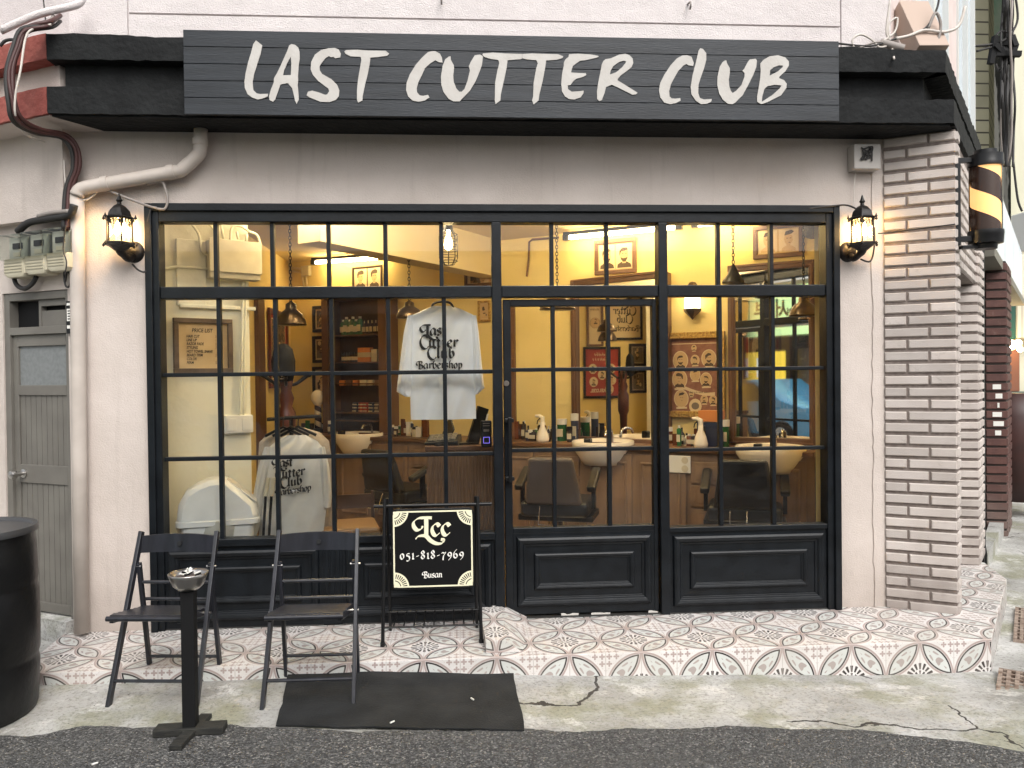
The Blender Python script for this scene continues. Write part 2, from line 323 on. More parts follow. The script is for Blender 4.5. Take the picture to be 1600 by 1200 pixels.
    def flat(s, poly, y): return s.add([(x, y, z) for x, z in poly], [tuple(range(len(poly)))])
    def build(s, name, m, parent=None, smooth=False, bevel=0, seg=2, sub=0, label=None):
        me = bpy.data.meshes.new(name); me.from_pydata(s.v, [], s.f); me.update()
        ms = m if isinstance(m, (list, tuple)) else [m]
        for q in ms: me.materials.append(q)
        if len(ms) > 1: me.polygons.foreach_set('material_index', s.mi)
        if smooth: me.polygons.foreach_set('use_smooth', [True] * len(me.polygons))
        o = bpy.data.objects.new(name, me); sc.collection.objects.link(o)
        if parent: o.parent = parent
        if label: o['label'] = label
        if smooth == 'auto':
            try: me.set_sharp_from_angle(angle=R(40))
            except Exception: pass
        if bevel:
            b = o.modifiers.new('b', 'BEVEL'); b.width = bevel; b.segments = seg; b.limit_method = 'ANGLE'; b.angle_limit = R(35)
        if sub:
            u = o.modifiers.new('s', 'SUBSURF'); u.levels = sub; u.render_levels = sub
        return o
def tag(o, label=None, cat_=None, group=None, kind=None):
    if label: o['label'] = label
    if cat_: o['category'] = cat_
    if group: o['group'] = group
    if kind: o['kind'] = kind
    elif cat_: o['kind'] = 'thing'
    return o
def thing(name, label, cat_, loc=(0, 0, 0), rz=0, group=None):
    o = bpy.data.objects.new(name, None); sc.collection.objects.link(o); o.empty_display_size = .1
    o.location = loc; o.rotation_euler = (0, 0, R(rz)); return tag(o, label, cat_, group)
def onwall(W, u, z=0, off=0): p = W.pt(u, z, off); return tuple(p)
def dup(root, loc, rz=None, label=None):
    c = root.copy(); sc.collection.objects.link(c); c.location = loc
    if rz is not None: c.rotation_euler = (0, 0, R(rz))
    if label: c['label'] = label
    for ch in list(root.children):
        d = ch.copy(); sc.collection.objects.link(d); d.parent = c
        for g in list(ch.children):
            e = g.copy(); sc.collection.objects.link(e); e.parent = d
    return c
def fill2d(loops, depth=0.0):
    """outline loops (first outer, others holes) -> verts, faces in x,z with y thickness depth toward -y"""
    cu = bpy.data.curves.new('t', 'CURVE'); cu.dimensions = '2D'; cu.fill_mode = 'BOTH' if depth else 'FRONT'; cu.extrude = depth / 2
    for L in loops:
        sp = cu.splines.new('POLY'); sp.points.add(len(L) - 1); sp.use_cyclic_u = True
        for i, (x, y) in enumerate(L): sp.points[i].co = (x, y, 0, 1)
    ob = bpy.data.objects.new('t', cu); me = bpy.data.meshes.new_from_object(ob)
    vs = [(v.co.x, -v.co.z - depth / 2, v.co.y) for v in me.vertices]; fs = [tuple(p.vertices) for p in me.polygons]
    bpy.data.objects.remove(ob); bpy.data.curves.remove(cu); bpy.data.meshes.remove(me); return vs, fs
def textmesh(mb, s, x, z, size, y, align='LEFT', shear=0, sx=1.0, mirror=False, bold=0.0):
    cu = bpy.data.curves.new('t', 'FONT'); cu.body = s; cu.size = size; cu.align_x = align; cu.shear = shear; cu.offset = bold; cu.resolution_u = 3
    ob = bpy.data.objects.new('t', cu); me = bpy.data.meshes.new_from_object(ob)
    k = -1 if mirror else 1
    mb.add([(x + k * v.co.x * sx, y, z + v.co.y) for v in me.vertices], [tuple(p.vertices) for p in me.polygons])
    bpy.data.objects.remove(ob); bpy.data.curves.remove(cu); bpy.data.meshes.remove(me)
# broad-nib stroke letters
GLY = {
 'a': (1.0, [[(.72, .93), (.4, .98), (.1, .6), (.12, .15), (.35, .02), (.6, .25), (.75, .6)], [(.78, 1), (.76, .4), (.8, .1), (.98, .1)]]),
 's': (.72, [[(.6, .88), (.35, 1), (.12, .8), (.25, .58), (.5, .42), (.55, .18), (.3, 0), (.05, .1)]]),
 't': (.66, [[(.3, 1.3), (.28, .7), (.28, .2), (.42, .02), (.62, .14)], [(.02, .95), (.3, .98), (.6, .98)]]),
 'u': (1.0, [[(.02, .9), (.15, .98), (.16, .4), (.22, .08), (.45, .04), (.72, .3)], [(.72, 1), (.72, .3), (.78, .05), (.97, .12)]]),
 'e': (.78, [[(.14, .48), (.4, .56), (.66, .76), (.48, 1), (.2, .85), (.1, .5), (.2, .12), (.45, 0), (.72, .18)]]),
 'r': (.72, [[(.02, .88), (.2, 1), (.2, .5), (.2, 0)], [(.2, .65), (.4, .95), (.58, 1), (.70, .82)]]),
 'l': (.48, [[(.1, 1.5), (.2, 1.55), (.2, .8), (.2, .15), (.4, .04)]]),
 'b': (.86, [[(.5, 1.5), (.22, 1.5), (.15, 1.1), (.15, .3), (.38, 0), (.7, .25), (.72, .65), (.5, .95), (.2, .7)]]),
 'h': (.9, [[(.4, 1.5), (.2, 1.48), (.16, 1.0), (.16, 0)], [(.16, .65), (.45, .98), (.68, .8), (.66, .3), (.78, -.05)]]),
 'o': (.85, [[(.4, 1), (.14, .8), (.1, .4), (.3, .02), (.6, .12), (.72, .55), (.6, .92), (.4, 1)]]),
 'p': (.9, [[(.05, .95), (.2, .95), (.2, .3), (.2, -.5)], [(.2, .7), (.5, 1), (.75, .7), (.68, .2), (.4, 0), (.2, .15)]]),
 'n': (.93, [[(.02, .88), (.18, 1), (.18, .5), (.18, 0)], [(.18, .65), (.45, .98), (.68, .8), (.68, .15), (.88, .06)]]),
 'c': (.8, [[(.72, .78), (.5, 1), (.2, .85), (.08, .5), (.2, .12), (.45, 0), (.74, .22)]]),
 'L': (1.30, [[(.55, 1.50), (.9, 1.56), (1.45, 1.53)], [(.95, 1.55), (.35, 1.53), (-.08, 1.25), (-.12, .85), (.15, .52), (.5, .58), (.66, .84)], [(.92, 1.5), (.92, .8), (.90, .0)], [(1.0, 1.5), (1.0, .8), (.99, .0)],
       [(.02, -.28), (.3, -.03), (.9, -.02), (1.3, -.42), (1.8, -.70), (2.3, -.68), (2.42, -.42), (2.2, -.36)]]),
 'C': (1.22, [[(1.25, 1.45), (.85, 1.75), (.35, 1.55), (.05, .9), (.2, .15), (.65, -.25), (1.1, -.15), (1.3, .15)]]),
 'B': (1.35, [[(.5, 1.45), (.12, 1.38), (-.08, 1.05), (.0, .75), (.24, .72)], [(.52, 1.45), (.52, .7), (.50, -.1)], [(.4, 1.46), (.95, 1.42), (1.05, 1.08), (.62, .76)], [(.62, .76), (1.15, .6), (1.15, .12), (.8, -.1), (.34, .0)]]),
 '0': (.8, [[(.36, 1), (.1, .75), (.1, .3), (.34, 0), (.6, .25), (.62, .7), (.36, 1)]]),
 '5': (.72, [[(.62, .98), (.2, .92), (.15, .58), (.48, .5), (.6, .1), (.4, -.3), (.05, -.3)]]),
 '1': (.48, [[(.05, .82), (.22, 1), (.22, .5), (.22, 0)], [(.05, 0), (.22, .02), (.42, 0)]]),
 '8': (.75, [[(.35, .75), (.58, 1.05), (.35, 1.4), (.12, 1.1), (.35, .75), (.62, .35), (.35, 0), (.06, .3), (.35, .75)]]),
 '7': (.78, [[(.0, .82), (.15, .98), (.45, .92), (.75, 1.0), (.35, .4), (.25, -.35)]]),
 '9': (.78, [[(.65, .6), (.4, .35), (.1, .6), (.25, .95), (.6, .9), (.68, .5), (.5, 0), (.15, -.38)]]),
 '6': (.78, [[(.62, 1.5), (.2, 1.05), (.05, .5), (.2, .05), (.55, .05), (.65, .45), (.4, .72), (.1, .5)]]),
 '-': (.6, [[(.06, .42), (.3, .5), (.52, .6)]]), ' ': (.5, [])}
_k = [0]
def pen(mb, s, x, z, h, y, w=.24, thin=.07, nib=40, mirror=False, gap=0.0, step=.00012, tilt=0, conv=None):
    """writes s with a broad pen; h = x-height; y = plane"""
    cx = 0; na = R(nib)
    for ch in s:
        adv, strokes = GLY.get(ch, (.6, []))
        for S in strokes:
            P = cat([(a, b, 0) for a, b in S], 5); vs = []; _k[0] = (_k[0] + 1) % 9; yy = y - step * _k[0]
            for i, p in enumerate(P):
                d = (P[min(i + 1, len(P) - 1)] - P[max(i - 1, 0)]).normalized(); a = math.atan2(d.y, d.x)
                hw = .5 * math.hypot(w * math.sin(a - na), thin); nx, ny = -d.y * hw, d.x * hw
                for sg in (1, -1):
                    qx = (cx + p.x + sg * nx) * h; qz = (p.y + sg * ny) * h
                    if tilt: qz += qx * math.tan(R(tilt))
                    if mirror: qx = -qx
                    c3 = (x + qx, yy, z + qz); vs.append(conv(c3) if conv else c3)
            mb.add(vs, [(2 * i, 2 * i + 1, 2 * i + 3, 2 * i + 2) for i in range(len(P) - 1)])
        cx += adv + gap
    return cx * h
def penlen(s, h, gap=0.0): return sum(GLY.get(c, (.6,))[0] + gap for c in s) * h
# ================================================================== SETTING
def gz(x, y):
    t = max(0, min(1, (y + 1.35) / .7)); b = .035 if x < -.5 else .035 - .045 * (x + .5) if x < 2.2 else -.0865
    return b * t
def grid(name, xs, ys, zf, m):
    vs = [(x, y, zf(x, y)) for y in ys for x in xs]; n = len(xs)
    mb = MB(); mb.add(vs, [(j * n + i, j * n + i + 1, (j + 1) * n + i + 1, (j + 1) * n + i) for j in range(len(ys) - 1) for i in range(n - 1)])
    return mb.build(name, m, smooth=True)
xs = [-60, -30, -12, -6] + [-4 + .25 * i for i in range(45)] + [8, 10, 14, 30, 60]
ys = [-60, -30, -12, -6] + [-3 + .25 * i for i in range(30)] + [5, 6, 8, 12, 30, 80]
tag(grid('ground', xs, ys, lambda x, y: gz(x, y) + .006 * math.sin(x * 3.1 + y) * math.sin(y * 2.7), CONC), kind='structure')
mb = MB(); random.seed(3)
edge = []
pts = [(0, 1150), (60, 1147), (130, 1134), (220, 1136), (300, 1131), (430, 1137), (620, 1143), (820, 1141), (1000, 1139), (1200, 1137), (1300, 1139), (1370, 1141), (1440, 1150), (1600, 1176)]
P = [G(a, b, .012) for a, b in pts]; P = [Vector((-14, P[0].y - .3, 0)), Vector((-5, P[0].y - .1, 0))] + P + [Vector((4.2, -2.4, 0)), Vector((14, -4.0, 0))]
fine = []
for a, b in zip(P, P[1:]):
    n = max(1, int((b - a).length / .03)) if b.x < 5 and a.x > -5 else 1
    for k in range(n): fine.append(a.lerp(b, k / n))
fine.append(P[-1])
top = []
for i, p in enumerate(fine):
    j = .014 * (random.random() - .5) + .02 * math.sin(p.x * 9) * math.sin(p.x * 3.7)
    top.append((p.x, p.y + j, .013))
n = len(top); vs = top + [(x, y - .03, .016) for x, y, z in top] + [(x, -40, .016) for x, y, z in top]
# lip drops to the concrete
vs += [(x, y + .012, -.02) for x, y, z in top]
fs = [(i, i + 1, 3 * n + i + 1, 3 * n + i) for i in range(n - 1)] + [(n + i, n + i + 1, i + 1, i) for i in range(n - 1)] + [(2 * n + i, 2 * n + i + 1, n + i + 1, n + i) for i in range(n - 1)]
mb.add(vs, fs); tag(mb.build('road', ASPH), kind='structure')

# ---- tiled platform in front of the door
pf = thing('tiled_platform', 'low step covered in patterned black and pink tiles running along the shopfront', 'step')
c0 = G(1545, 997, .1); c1 = G(1573, 905, .1); c2 = AW.pt(1.62, .1, .03)
poly = [(-2.36, -.60), (-2.2, -.66), (c0.x, -.66), (c1.x, c1.y), (c2.x, c2.y), tuple(AW.pt(1.55, 0, -.35))[:2], tuple(AW.pt(0, 0, -.35))[:2], (2.6, .05), (-2.3, .05), (-2.42, -.02)]
def uvmesh(o, fn):
    me = o.data; l = me.uv_layers.new(name='UVMap')
    for p in me.polygons:
        for li in p.loop_indices:
            v = me.vertices[me.loops[li].vertex_index].co; l.data[li].uv = fn(v, p.normal)
def tuv(v, nrm):
    if abs(nrm.z) > .7: return ((v.x - 2.18) / .2, (v.y + .66) / .2)
    if abs(nrm.y) > .9: return ((v.x - 2.18) / .2, (v.z - .1) / .2)
    return ((v.x * .634 + v.y * .773) / .2, (v.z - .1) / .2)
o = MB().slab(poly, -.2, .1).build('step_slab', TILE, pf, bevel=.004); uvmesh(o, tuv)
bl = [G(752, 957, .19), G(778, 957, .19), G(793, 1006, .175), G(760, 1007, .175)]
bx = [p.x for p in bl]
mb = MB(); vs = [(bl[3].x, -.60, .102), (bl[3].x, -.60, .165), (bl[0].x - .01, .0, .19), (bl[0].x - .01, .0, .102), (bl[3].x + .2, -.60, .102), (bl[2].x, -.60, .165), (bl[1].x + .03, .0, .19), (bl[1].x + .2, .0, .102)]
mb.add(vs, [(0, 1, 2, 3), (1, 5, 6, 2), (5, 4, 7, 6), (0, 4, 5, 1)]); o = mb.build('tile_curb', TILE, pf); uvmesh(o, tuv)
wr = MB().box(-1.88, 2.42, -.02, .02, .098, .108); wr.build('joint_strip', FRAME2, pf)

# ================================================================== SHOP BUILDING
shop = thing('shop_building', 'corner barbershop with pinkish plaster walls and a black painted canopy', 'building')
X0, X1, Z0, Z1 = -1.88, 2.425, .10, 2.69
mb = MB()
mb.box(-2.332, X0, 0, .14, -.2, 3.16); mb.box(X1, 2.76, 0, .14, -.2, 3.16); mb.box(X0, X1, 0, .14, Z1, 3.16)
mb.build('facade_wall', WALLM, shop)
# rough plaster strip beside the pillar
mb = MB(); random.seed(5); L = []
for i in range(60):
    z = .1 + i * .0497; L.append((2.668 + random.random() * .010 + .003 * math.sin(z * 7), z))
poly = L + [(2.752, 3.05), (2.752, .1)]
mb.prism(poly, -.008, .002).build('plaster_seam', WALLM, shop)
# canopy
rd = EL.d
P2 = Vector((-2.315, -.30, 0)); P3 = Vector((3.035, -.30, 0)); P3b = Vector((2.985, -.30, 0))
def strip(pts, wid):
    out = [(p.x, p.y) for p in pts]; n_ = []
    for i, p in enumerate(pts):
        a = (pts[min(i + 1, len(pts) - 1)] - pts[max(i - 1, 0)]).normalized(); nn_ = Vector((-a.y, a.x, 0)); n_.append((p.x + nn_.x * wid, p.y + nn_.y * wid))
    return out + n_[::-1]
def bandmesh(path, wid, z0, z1, cuts=40, amp=.006):
    """rough concrete band: subdivided front and bottom"""
    mb = MB(); vs = []; pts = []
    for a, b in zip(path, path[1:]):
        k = max(2, int((b - a).length / .05))
        for i in range(k): pts.append(a.lerp(b, i / k))
    pts.append(path[-1]); n_ = []
    for i, p in enumerate(pts):
        a = (pts[min(i + 1, len(pts) - 1)] - pts[max(i - 1, 0)]).normalized(); n_.append(Vector((-a.y, a.x, 0)))
    rows = 5
    for i, p in enumerate(pts):
        for j in range(rows):
            z = z0 + (z1 - z0) * j / (rows - 1); e = (random.random() - .5) * amp
            dz = (random.random() - .5) * amp * (1.2 if j in (0, rows - 1) else .3) + (.006 * math.sin(i * .35) if j == rows - 1 else 0)
            vs.append(p + n_[i] * e + Vector((0, 0, z + dz)))
        vs.append(p + n_[i] * wid + Vector((0, 0, z1))); vs.append(p + n_[i] * wid + Vector((0, 0, z0)))
    q = rows + 2; fs = []
    for i in range(len(pts) - 1):
        for j in range(q): fs.append((i * q + j, (i + 1) * q + j, (i + 1) * q + (j + 1) % q, i * q + (j + 1) % q))
    fs.append(tuple(range(q))); fs.append(tuple(range((len(pts) - 1) * q, len(pts) * q))[::-1])
    mb.add(vs, fs); return mb
P4 = P3 + AL.d * 4.4; P4b = P3b + AL.d * 4.4
bandmesh([P2, P3, P4], .26, 3.15, 3.298).build('canopy_lower_band', BLACKC, shop, smooth='auto')
bandmesh([P2, P3b, P4b], .26, 3.458, 3.598).build('canopy_upper_band', BLACKC, shop, smooth='auto')
off = Vector((0.06, .09, 0))
bandmesh([P2 + Vector((.065, .075, 0)), P3b + Vector((-.09, .09, 0)), P4b + Vector((-.13, .07, 0))], .18, 3.296, 3.46).build('canopy_recess', BLACKC, shop, smooth='auto')
mb = MB(); e4 = P3 + AL.d * 4.4
mb.slab([(-2.13, -.02), (-2.30, -.28), (3.02, -.28), (e4.x, e4.y), (e4.x - .5, e4.y + .4), (2.9, .02)], 3.140, 3.1495)
mb.build('canopy_soffit', BLACKC, shop)
# upper storey
UZ = 3.60; ug = FY(200, 30, 0).z
gxl, gxr = FY(200, 30, 0).x, FY(1314, 63, 0).x
ucx = FY(1392, 60, 0).x
mb = MB(); zt = 7.5; g0 = 3.86
mb.box(gxl + .006, gxr - .006, 0.0, .14, g0 + .006, zt)
mb.box(gxl + .006, gxr - .006, 0.0, .14, 3.3, g0 - .006)
mb.box(-2.332, gxl - .004, .0, .14, 3.3, zt); mb.box(gxr + .004, ucx, .0, .14, 3.3, zt)
mb.box(-2.3, ucx, .012, .13, 3.3, zt)
UW = Wall((ucx, 0), 50.65)
mb.build('upper_wall', UPM, shop)
mb = MB(UW.mat())
wa, wb, wc, wd = [UW.px(q, 60)[0] for q in (1426, 1479, 1494, 1521)]
for a, b in ((0, wa), (wb, wc), (wd, wd + .06)): mb.box(a, b, 0, .14, 3.3, zt)
mb.box(wa, wb, 0, .14, 3.2, 3.5); mb.box(wc, wd, 0, .14, 3.2, 3.5)
mb.build('upper_side_wall', mat('pink_plaster', (.60, .50, .47), .85, c2=(.66, .56, .53), scale=3, bump=.3), shop)
SKYP = mat('pale_blue_pane', (.52, .62, .68), .08, c2=(.62, .70, .76), scale=2)
for a, b in ((wa, wb), (wc, wd)):
    z0 = 3.5
    wf = MB(UW.mat()); 
    for u in (a, (a + b) / 2 - .02, b - .04): wf.box(u, u + .04, -.02, .06, z0, 7.4)
    wf.box(a + .04, b - .04, -.015, .055, z0, z0 + .05)
    wfo = wf.build('upper_window', mat('white_alu', (.55, .55, .53), .4), shop)
    MB(UW.mat()).box(a + .04, b - .04, .03, .04, z0 + .05, 7.4).build('pane', SKYP, wfo)
# pillars: brick geometry
def brickface(mb, u0, u1, z0, z1, course=.0765, h=.056, prot=.013, long=.262, short=.138, j=.012, ph=0, y=0.0):
    k = int((z1 - z0) / course) + 1
    for i in range(k):
        zb = z0 + i * course
        if zb + h > z1: break
        seq = [long, short] if (i + ph) % 2 else [short, long]
        u = u0; q = 0
        while u < u1 - .01:
            e = min(u1, u + seq[q % 2]); q += 1
            if u1 - e < .04: e = u1
            dp = prot + (random.random() - .5) * .003; b = .006; e2 = e - (j if e < u1 - .001 else 0)
            tz = (random.random() - .5) * .002
            mb.add([(u, y, zb + tz), (e2, y, zb + tz), (e2, y, zb + h + tz), (u, y, zb + h + tz), (u + b, y - dp, zb + b + tz), (e2 - b * .6, y - dp, zb + b + tz), (e2 - b * .6, y - dp, zb + h - b + tz), (u + b, y - dp, zb + h - b + tz)],
                   [(4, 5, 6, 7), (0, 1, 5, 4), (1, 2, 6, 5), (2, 3, 7, 6), (3, 0, 4, 7)]); u = e
PF = Wall((2.75, -.012), -29.0); pw = .405
mb = MB(PF.mat()); brickface(mb, .0, pw, .095, 3.14)
pc = PF.pt(pw, 0); PS = Wall((pc.x, pc.y), 50.65)
mb.M = PS.mat(); brickface(mb, 0.0, .13, .095, 3.14, long=.13, short=.13)
brickface(mb, .14, 1.5, 2.32, 3.14, ph=1, y=.02)
po = mb.build('brick_pillar', BRICK, shop)
mb = MB(PF.mat()); mb.box(.002, pw - .002, .001, .3, .09, 3.145); mb.M = PS.mat(); mb.box(.002, .128, .001, .3, .09, 3.145); mb.box(.12, 1.5, .021, .2, 2.31, 3.145)
mb.build('mortar', GROUT, po)
q = AW.pt(1.49, 0); PF2 = Wall((q.x - .36 * math.cos(R(18)), q.y + .36 * math.sin(R(18))), -18); 
mb = MB(PF2.mat()); brickface(mb, 0, .36, .1, 3.14, long=.36, short=.36)
q2 = PF2.pt(.36, 0); PS2 = Wall((q2.x, q2.y), 50.65); mb.M = PS2.mat(); brickface(mb, 0, .45, .1, 3.14, long=.22, short=.11)
po = mb.build('brick_pillar', BRICK, shop)
mb = MB(PF2.mat()); mb.box(.002, .358, .001, .3, .09, 3.145); mb.M = PS2.mat(); mb.box(.002, .44, .001, .25, .09, 3.145); mb.build('mortar', GROUT, po)
# back of the recess between the pillars (side window, never seen straight on)
mb = MB(AW.mat()); mb.box(.1, 1.6, .32, .36, .1, 2.31); mb.build('side_window', FRAME, shop)

# ---- black timber shopfront -------------------------------------------------
fr = MB(); 
OY = -.035
def fbox(mb, x0, x1, z0, z1, y0=-.035, y1=.07): mb.box(x0, x1, y0, y1, z0, z1)
zx = lambda x, y: FY(x, y, 0)
cA, cB = .215 + .005, .285       # post left of door (x)
cA = (FY(768, 420, 0).x); cB = FY(783, 420, 0).x
dA = FY(1027, 420, 0).x; dB = FY(1041, 420, 0).x
gL = FY(252, 420, 0).x; gR = FY(1287, 420, 0).x
zT = FY(253, 348, 0).z; zt1 = FY(780, 447, 0).z; zt0 = FY(780, 465, 0).z
zs = FY(255, 843, 0).z       # sill of the left glazing
# outer mouldings
fbox(fr, X0, gL, Z0, Z1); fbox(fr, gR, X1, Z0, Z1); fbox(fr, gL, gR, zT, Z1)
fbox(fr, cA, cB, Z0, zT); fbox(fr, dA, dB, Z0, zT)
fbox(fr, gL, cA, zt0, zt1, -.025); fbox(fr, cB, dA, zt0, zt1, -.025); fbox(fr, dB, gR, zt0, zt1, -.025)
# raised outer lip
fr.box(X0 - .012, X0 + .03, -.055, -.034, Z0, Z1 + .012); fr.box(X1 - .03, X1 + .012, -.055, -.034, Z0, Z1 + .012); fr.box(X0 + .03, X1 - .03, -.055, -.034, Z1 - .035, Z1 + .012)
fo = fr.build('window_frame', FRAME, shop, bevel=.005)
# muntins
def zpx(x, y): return FY(x, y, .02).z
mu = MB(); bw = .0125
def vbar(px_, z0, z1): 
    x = FY(px_, 420, .02).x; mu.box(x - bw, x + bw, -.005, .035, z0, z1)
for p in (339, 427, 514.5, 603, 690): vbar(p, zt1, zT); vbar(p + 3, zs, zt0)
for p in (861.5, 947): vbar(p, zt1, zT)
for p in (1121, 1203.5): vbar(p, zt1, zT)
zsr = FY(1290, 817, 0).z
for p in (1122.5, 1205): vbar(p, zsr, zt0)
h1 = zpx(500, 583.5); h2 = zpx(500, 713)
for z in (h1, h2): mu.box(gL, cA, -.004, .034, z - bw, z + bw); mu.box(dB, gR, -.004, .034, z - bw * .9, z + bw * .9)
mu.build('glazing_bars', FRAME, fo, bevel=.003)
# glass
for x0, x1, z0, z1 in ((gL, cA, zs, zt0), (gL, cA, zt1, zT), (cB, dA, zt1, zT), (dB, gR, zt1, zT), (dB, gR, zsr, zt0)):
    MB().add([(x0, .016, z0), (x1, .016, z0), (x1, .016, z1), (x0, .016, z1)], [(0, 1, 2, 3)]).build('window_glass', GLASS, fo)
def moulding(mb, x0, x1, z0, z1, w, prot, y=-.02):
    """mitred rounded moulding frame"""
    prof = [(0, 0), (.12, .75), (.35, 1), (.65, .8), (.8, .35), (1, .25), (1, 0)]
    def ring(t): return [(x0 + w * t, z0 + w * t), (x1 - w * t, z0 + w * t), (x1 - w * t, z1 - w * t), (x0 + w * t, z1 - w * t)]
    vs = []; fs = []
    for t, hh in prof:
        for (x, z) in ring(t): vs.append((x, y - hh * prot, z))
    for i in range(len(prof) - 1):
        for k in range(4): fs.append((i * 4 + k, i * 4 + (k + 1) % 4, (i + 1) * 4 + (k + 1) % 4, (i + 1) * 4 + k))
    mb.add(vs, fs)
def panel(parent, x0, x1, z0, z1, name='lower_panel', ofs=0):
    mb = MB(); mb.box(x0, x1, -.016 + ofs, .05 + ofs, z0, z1)
    moulding(mb, x0 + .02, x1 - .02, z0 + .05, z1 - .02, .062, .028, -.016 + ofs)
    moulding(mb, x0 + .13, x1 - .13, z0 + .155, z1 - .125, .042, .02, -.016 + ofs)
    return mb.build(name, FRAME, parent, bevel=.0015)
# left lower panels: sill + two panels and pilaster between
MB().box(gL, cA, -.04, .05, zs - .045, zs).build('window_sill', FRAME, fo, bevel=.004); MB().box(dB, gR, -.03, .05, zsr - .03, zsr).build('window_sill', FRAME, fo, bevel=.004)
xm = (gL + cA) / 2
panel(fo, gL, xm - .06, Z0, zs - .045); panel(fo, xm + .06, cA, Z0, zs - .045)
mb = MB(); mb.box(xm - .06, xm + .06, -.02, .05, Z0, zs - .045)
for k in range(3): mb.box(xm - .045 + k * .034, xm - .023 + k * .034, -.027, -.02, Z0 + .12, zs - .08)
mb.build('fluted_pilaster', FRAME, fo, bevel=.003)
panel(fo, dB, gR, Z0, zsr - .03)
# door
door = thing('door', None, None); door.parent = shop
zdt = FY(900, 470, 0).z; dzt = FY(900, 478, 0).z; dL = FY(799, 600, 0).x; dR = FY(1020, 600, 0).x; dzb = FY(900, 823, 0).z
mb = MB()
mb.box(cB + .008, dL, .0, .06, Z0 + .02, zt0 - .012); mb.box(dR, dA - .008, .0, .06, Z0 + .02, zt0 - .012); mb.box(dL, dR, .0, .06, dzt, zt0 - .012); mb.box(dL, dR, .0, .06, dzb - .035, dzb)
mb.build('door_frame', FRAME, door, bevel=.004)
panel(door, dL, dR, Z0 + .02, dzb - .035, 'door_panel', .02)
mb = MB()
for p in (865, 951): x = FY(p, 650, .03).x; mb.box(x - bw, x + bw, .008, .05, dzb, dzt)
for yy in (577, 702): z = zpx(900, yy); mb.box(dL, dR, .009, .049, z - bw, z + bw)
mb.build('glazing_bars', FRAME, door, bevel=.003)
MB().add([(dL, .03, dzb), (dR, .03, dzb), (dR, .03, dzt), (dL, .03, dzt)], [(0, 1, 2, 3)]).build('door_glass', GLASS, door)
mb = MB(); hx = FY(797, 700, -.05).x; ha = FY(797, 657, -.05).z; hb = FY(797, 748, -.05).z
mb.box(hx - .011, hx + .011, -.075, -.05, hb - .02, ha + .02); 
for z in (ha, hb): mb.box(hx - .03, hx + .02, -.05, .0, z - .011, z + .011); mb.box(hx - .03, hx + .025, -.06, -.045, z - .012, z + .012)
mb.build('door_handle', BLK, door, bevel=.003)
lk = FY(791, 599, 0); MB().lathe([(0, -.008), (.014, -.008), (.018, -.004), (.018, .002)], (lk.x, 0, lk.z), 16, 'y').build('lock', STEEL, door, smooth='auto')
mb = MB(); random.seed(2)
for a, b in ((878, 905), (925, 955), (1015, 1030)):
    pa = FY(a, 966, -.03).x; pb = FY(b, 966, -.03).x; k = 6; up = [(pa + (pb - pa) * i / k, .115 + .008 * random.random()) for i in range(k + 1)]
    m_ = MB(); m_.prism([(pa, .104), (pb, .104)] + up[::-1], -.002, .0)
    m_.build('chipped_paint', mat('bare_metal_chip', (.55, .52, .48), .6), door)

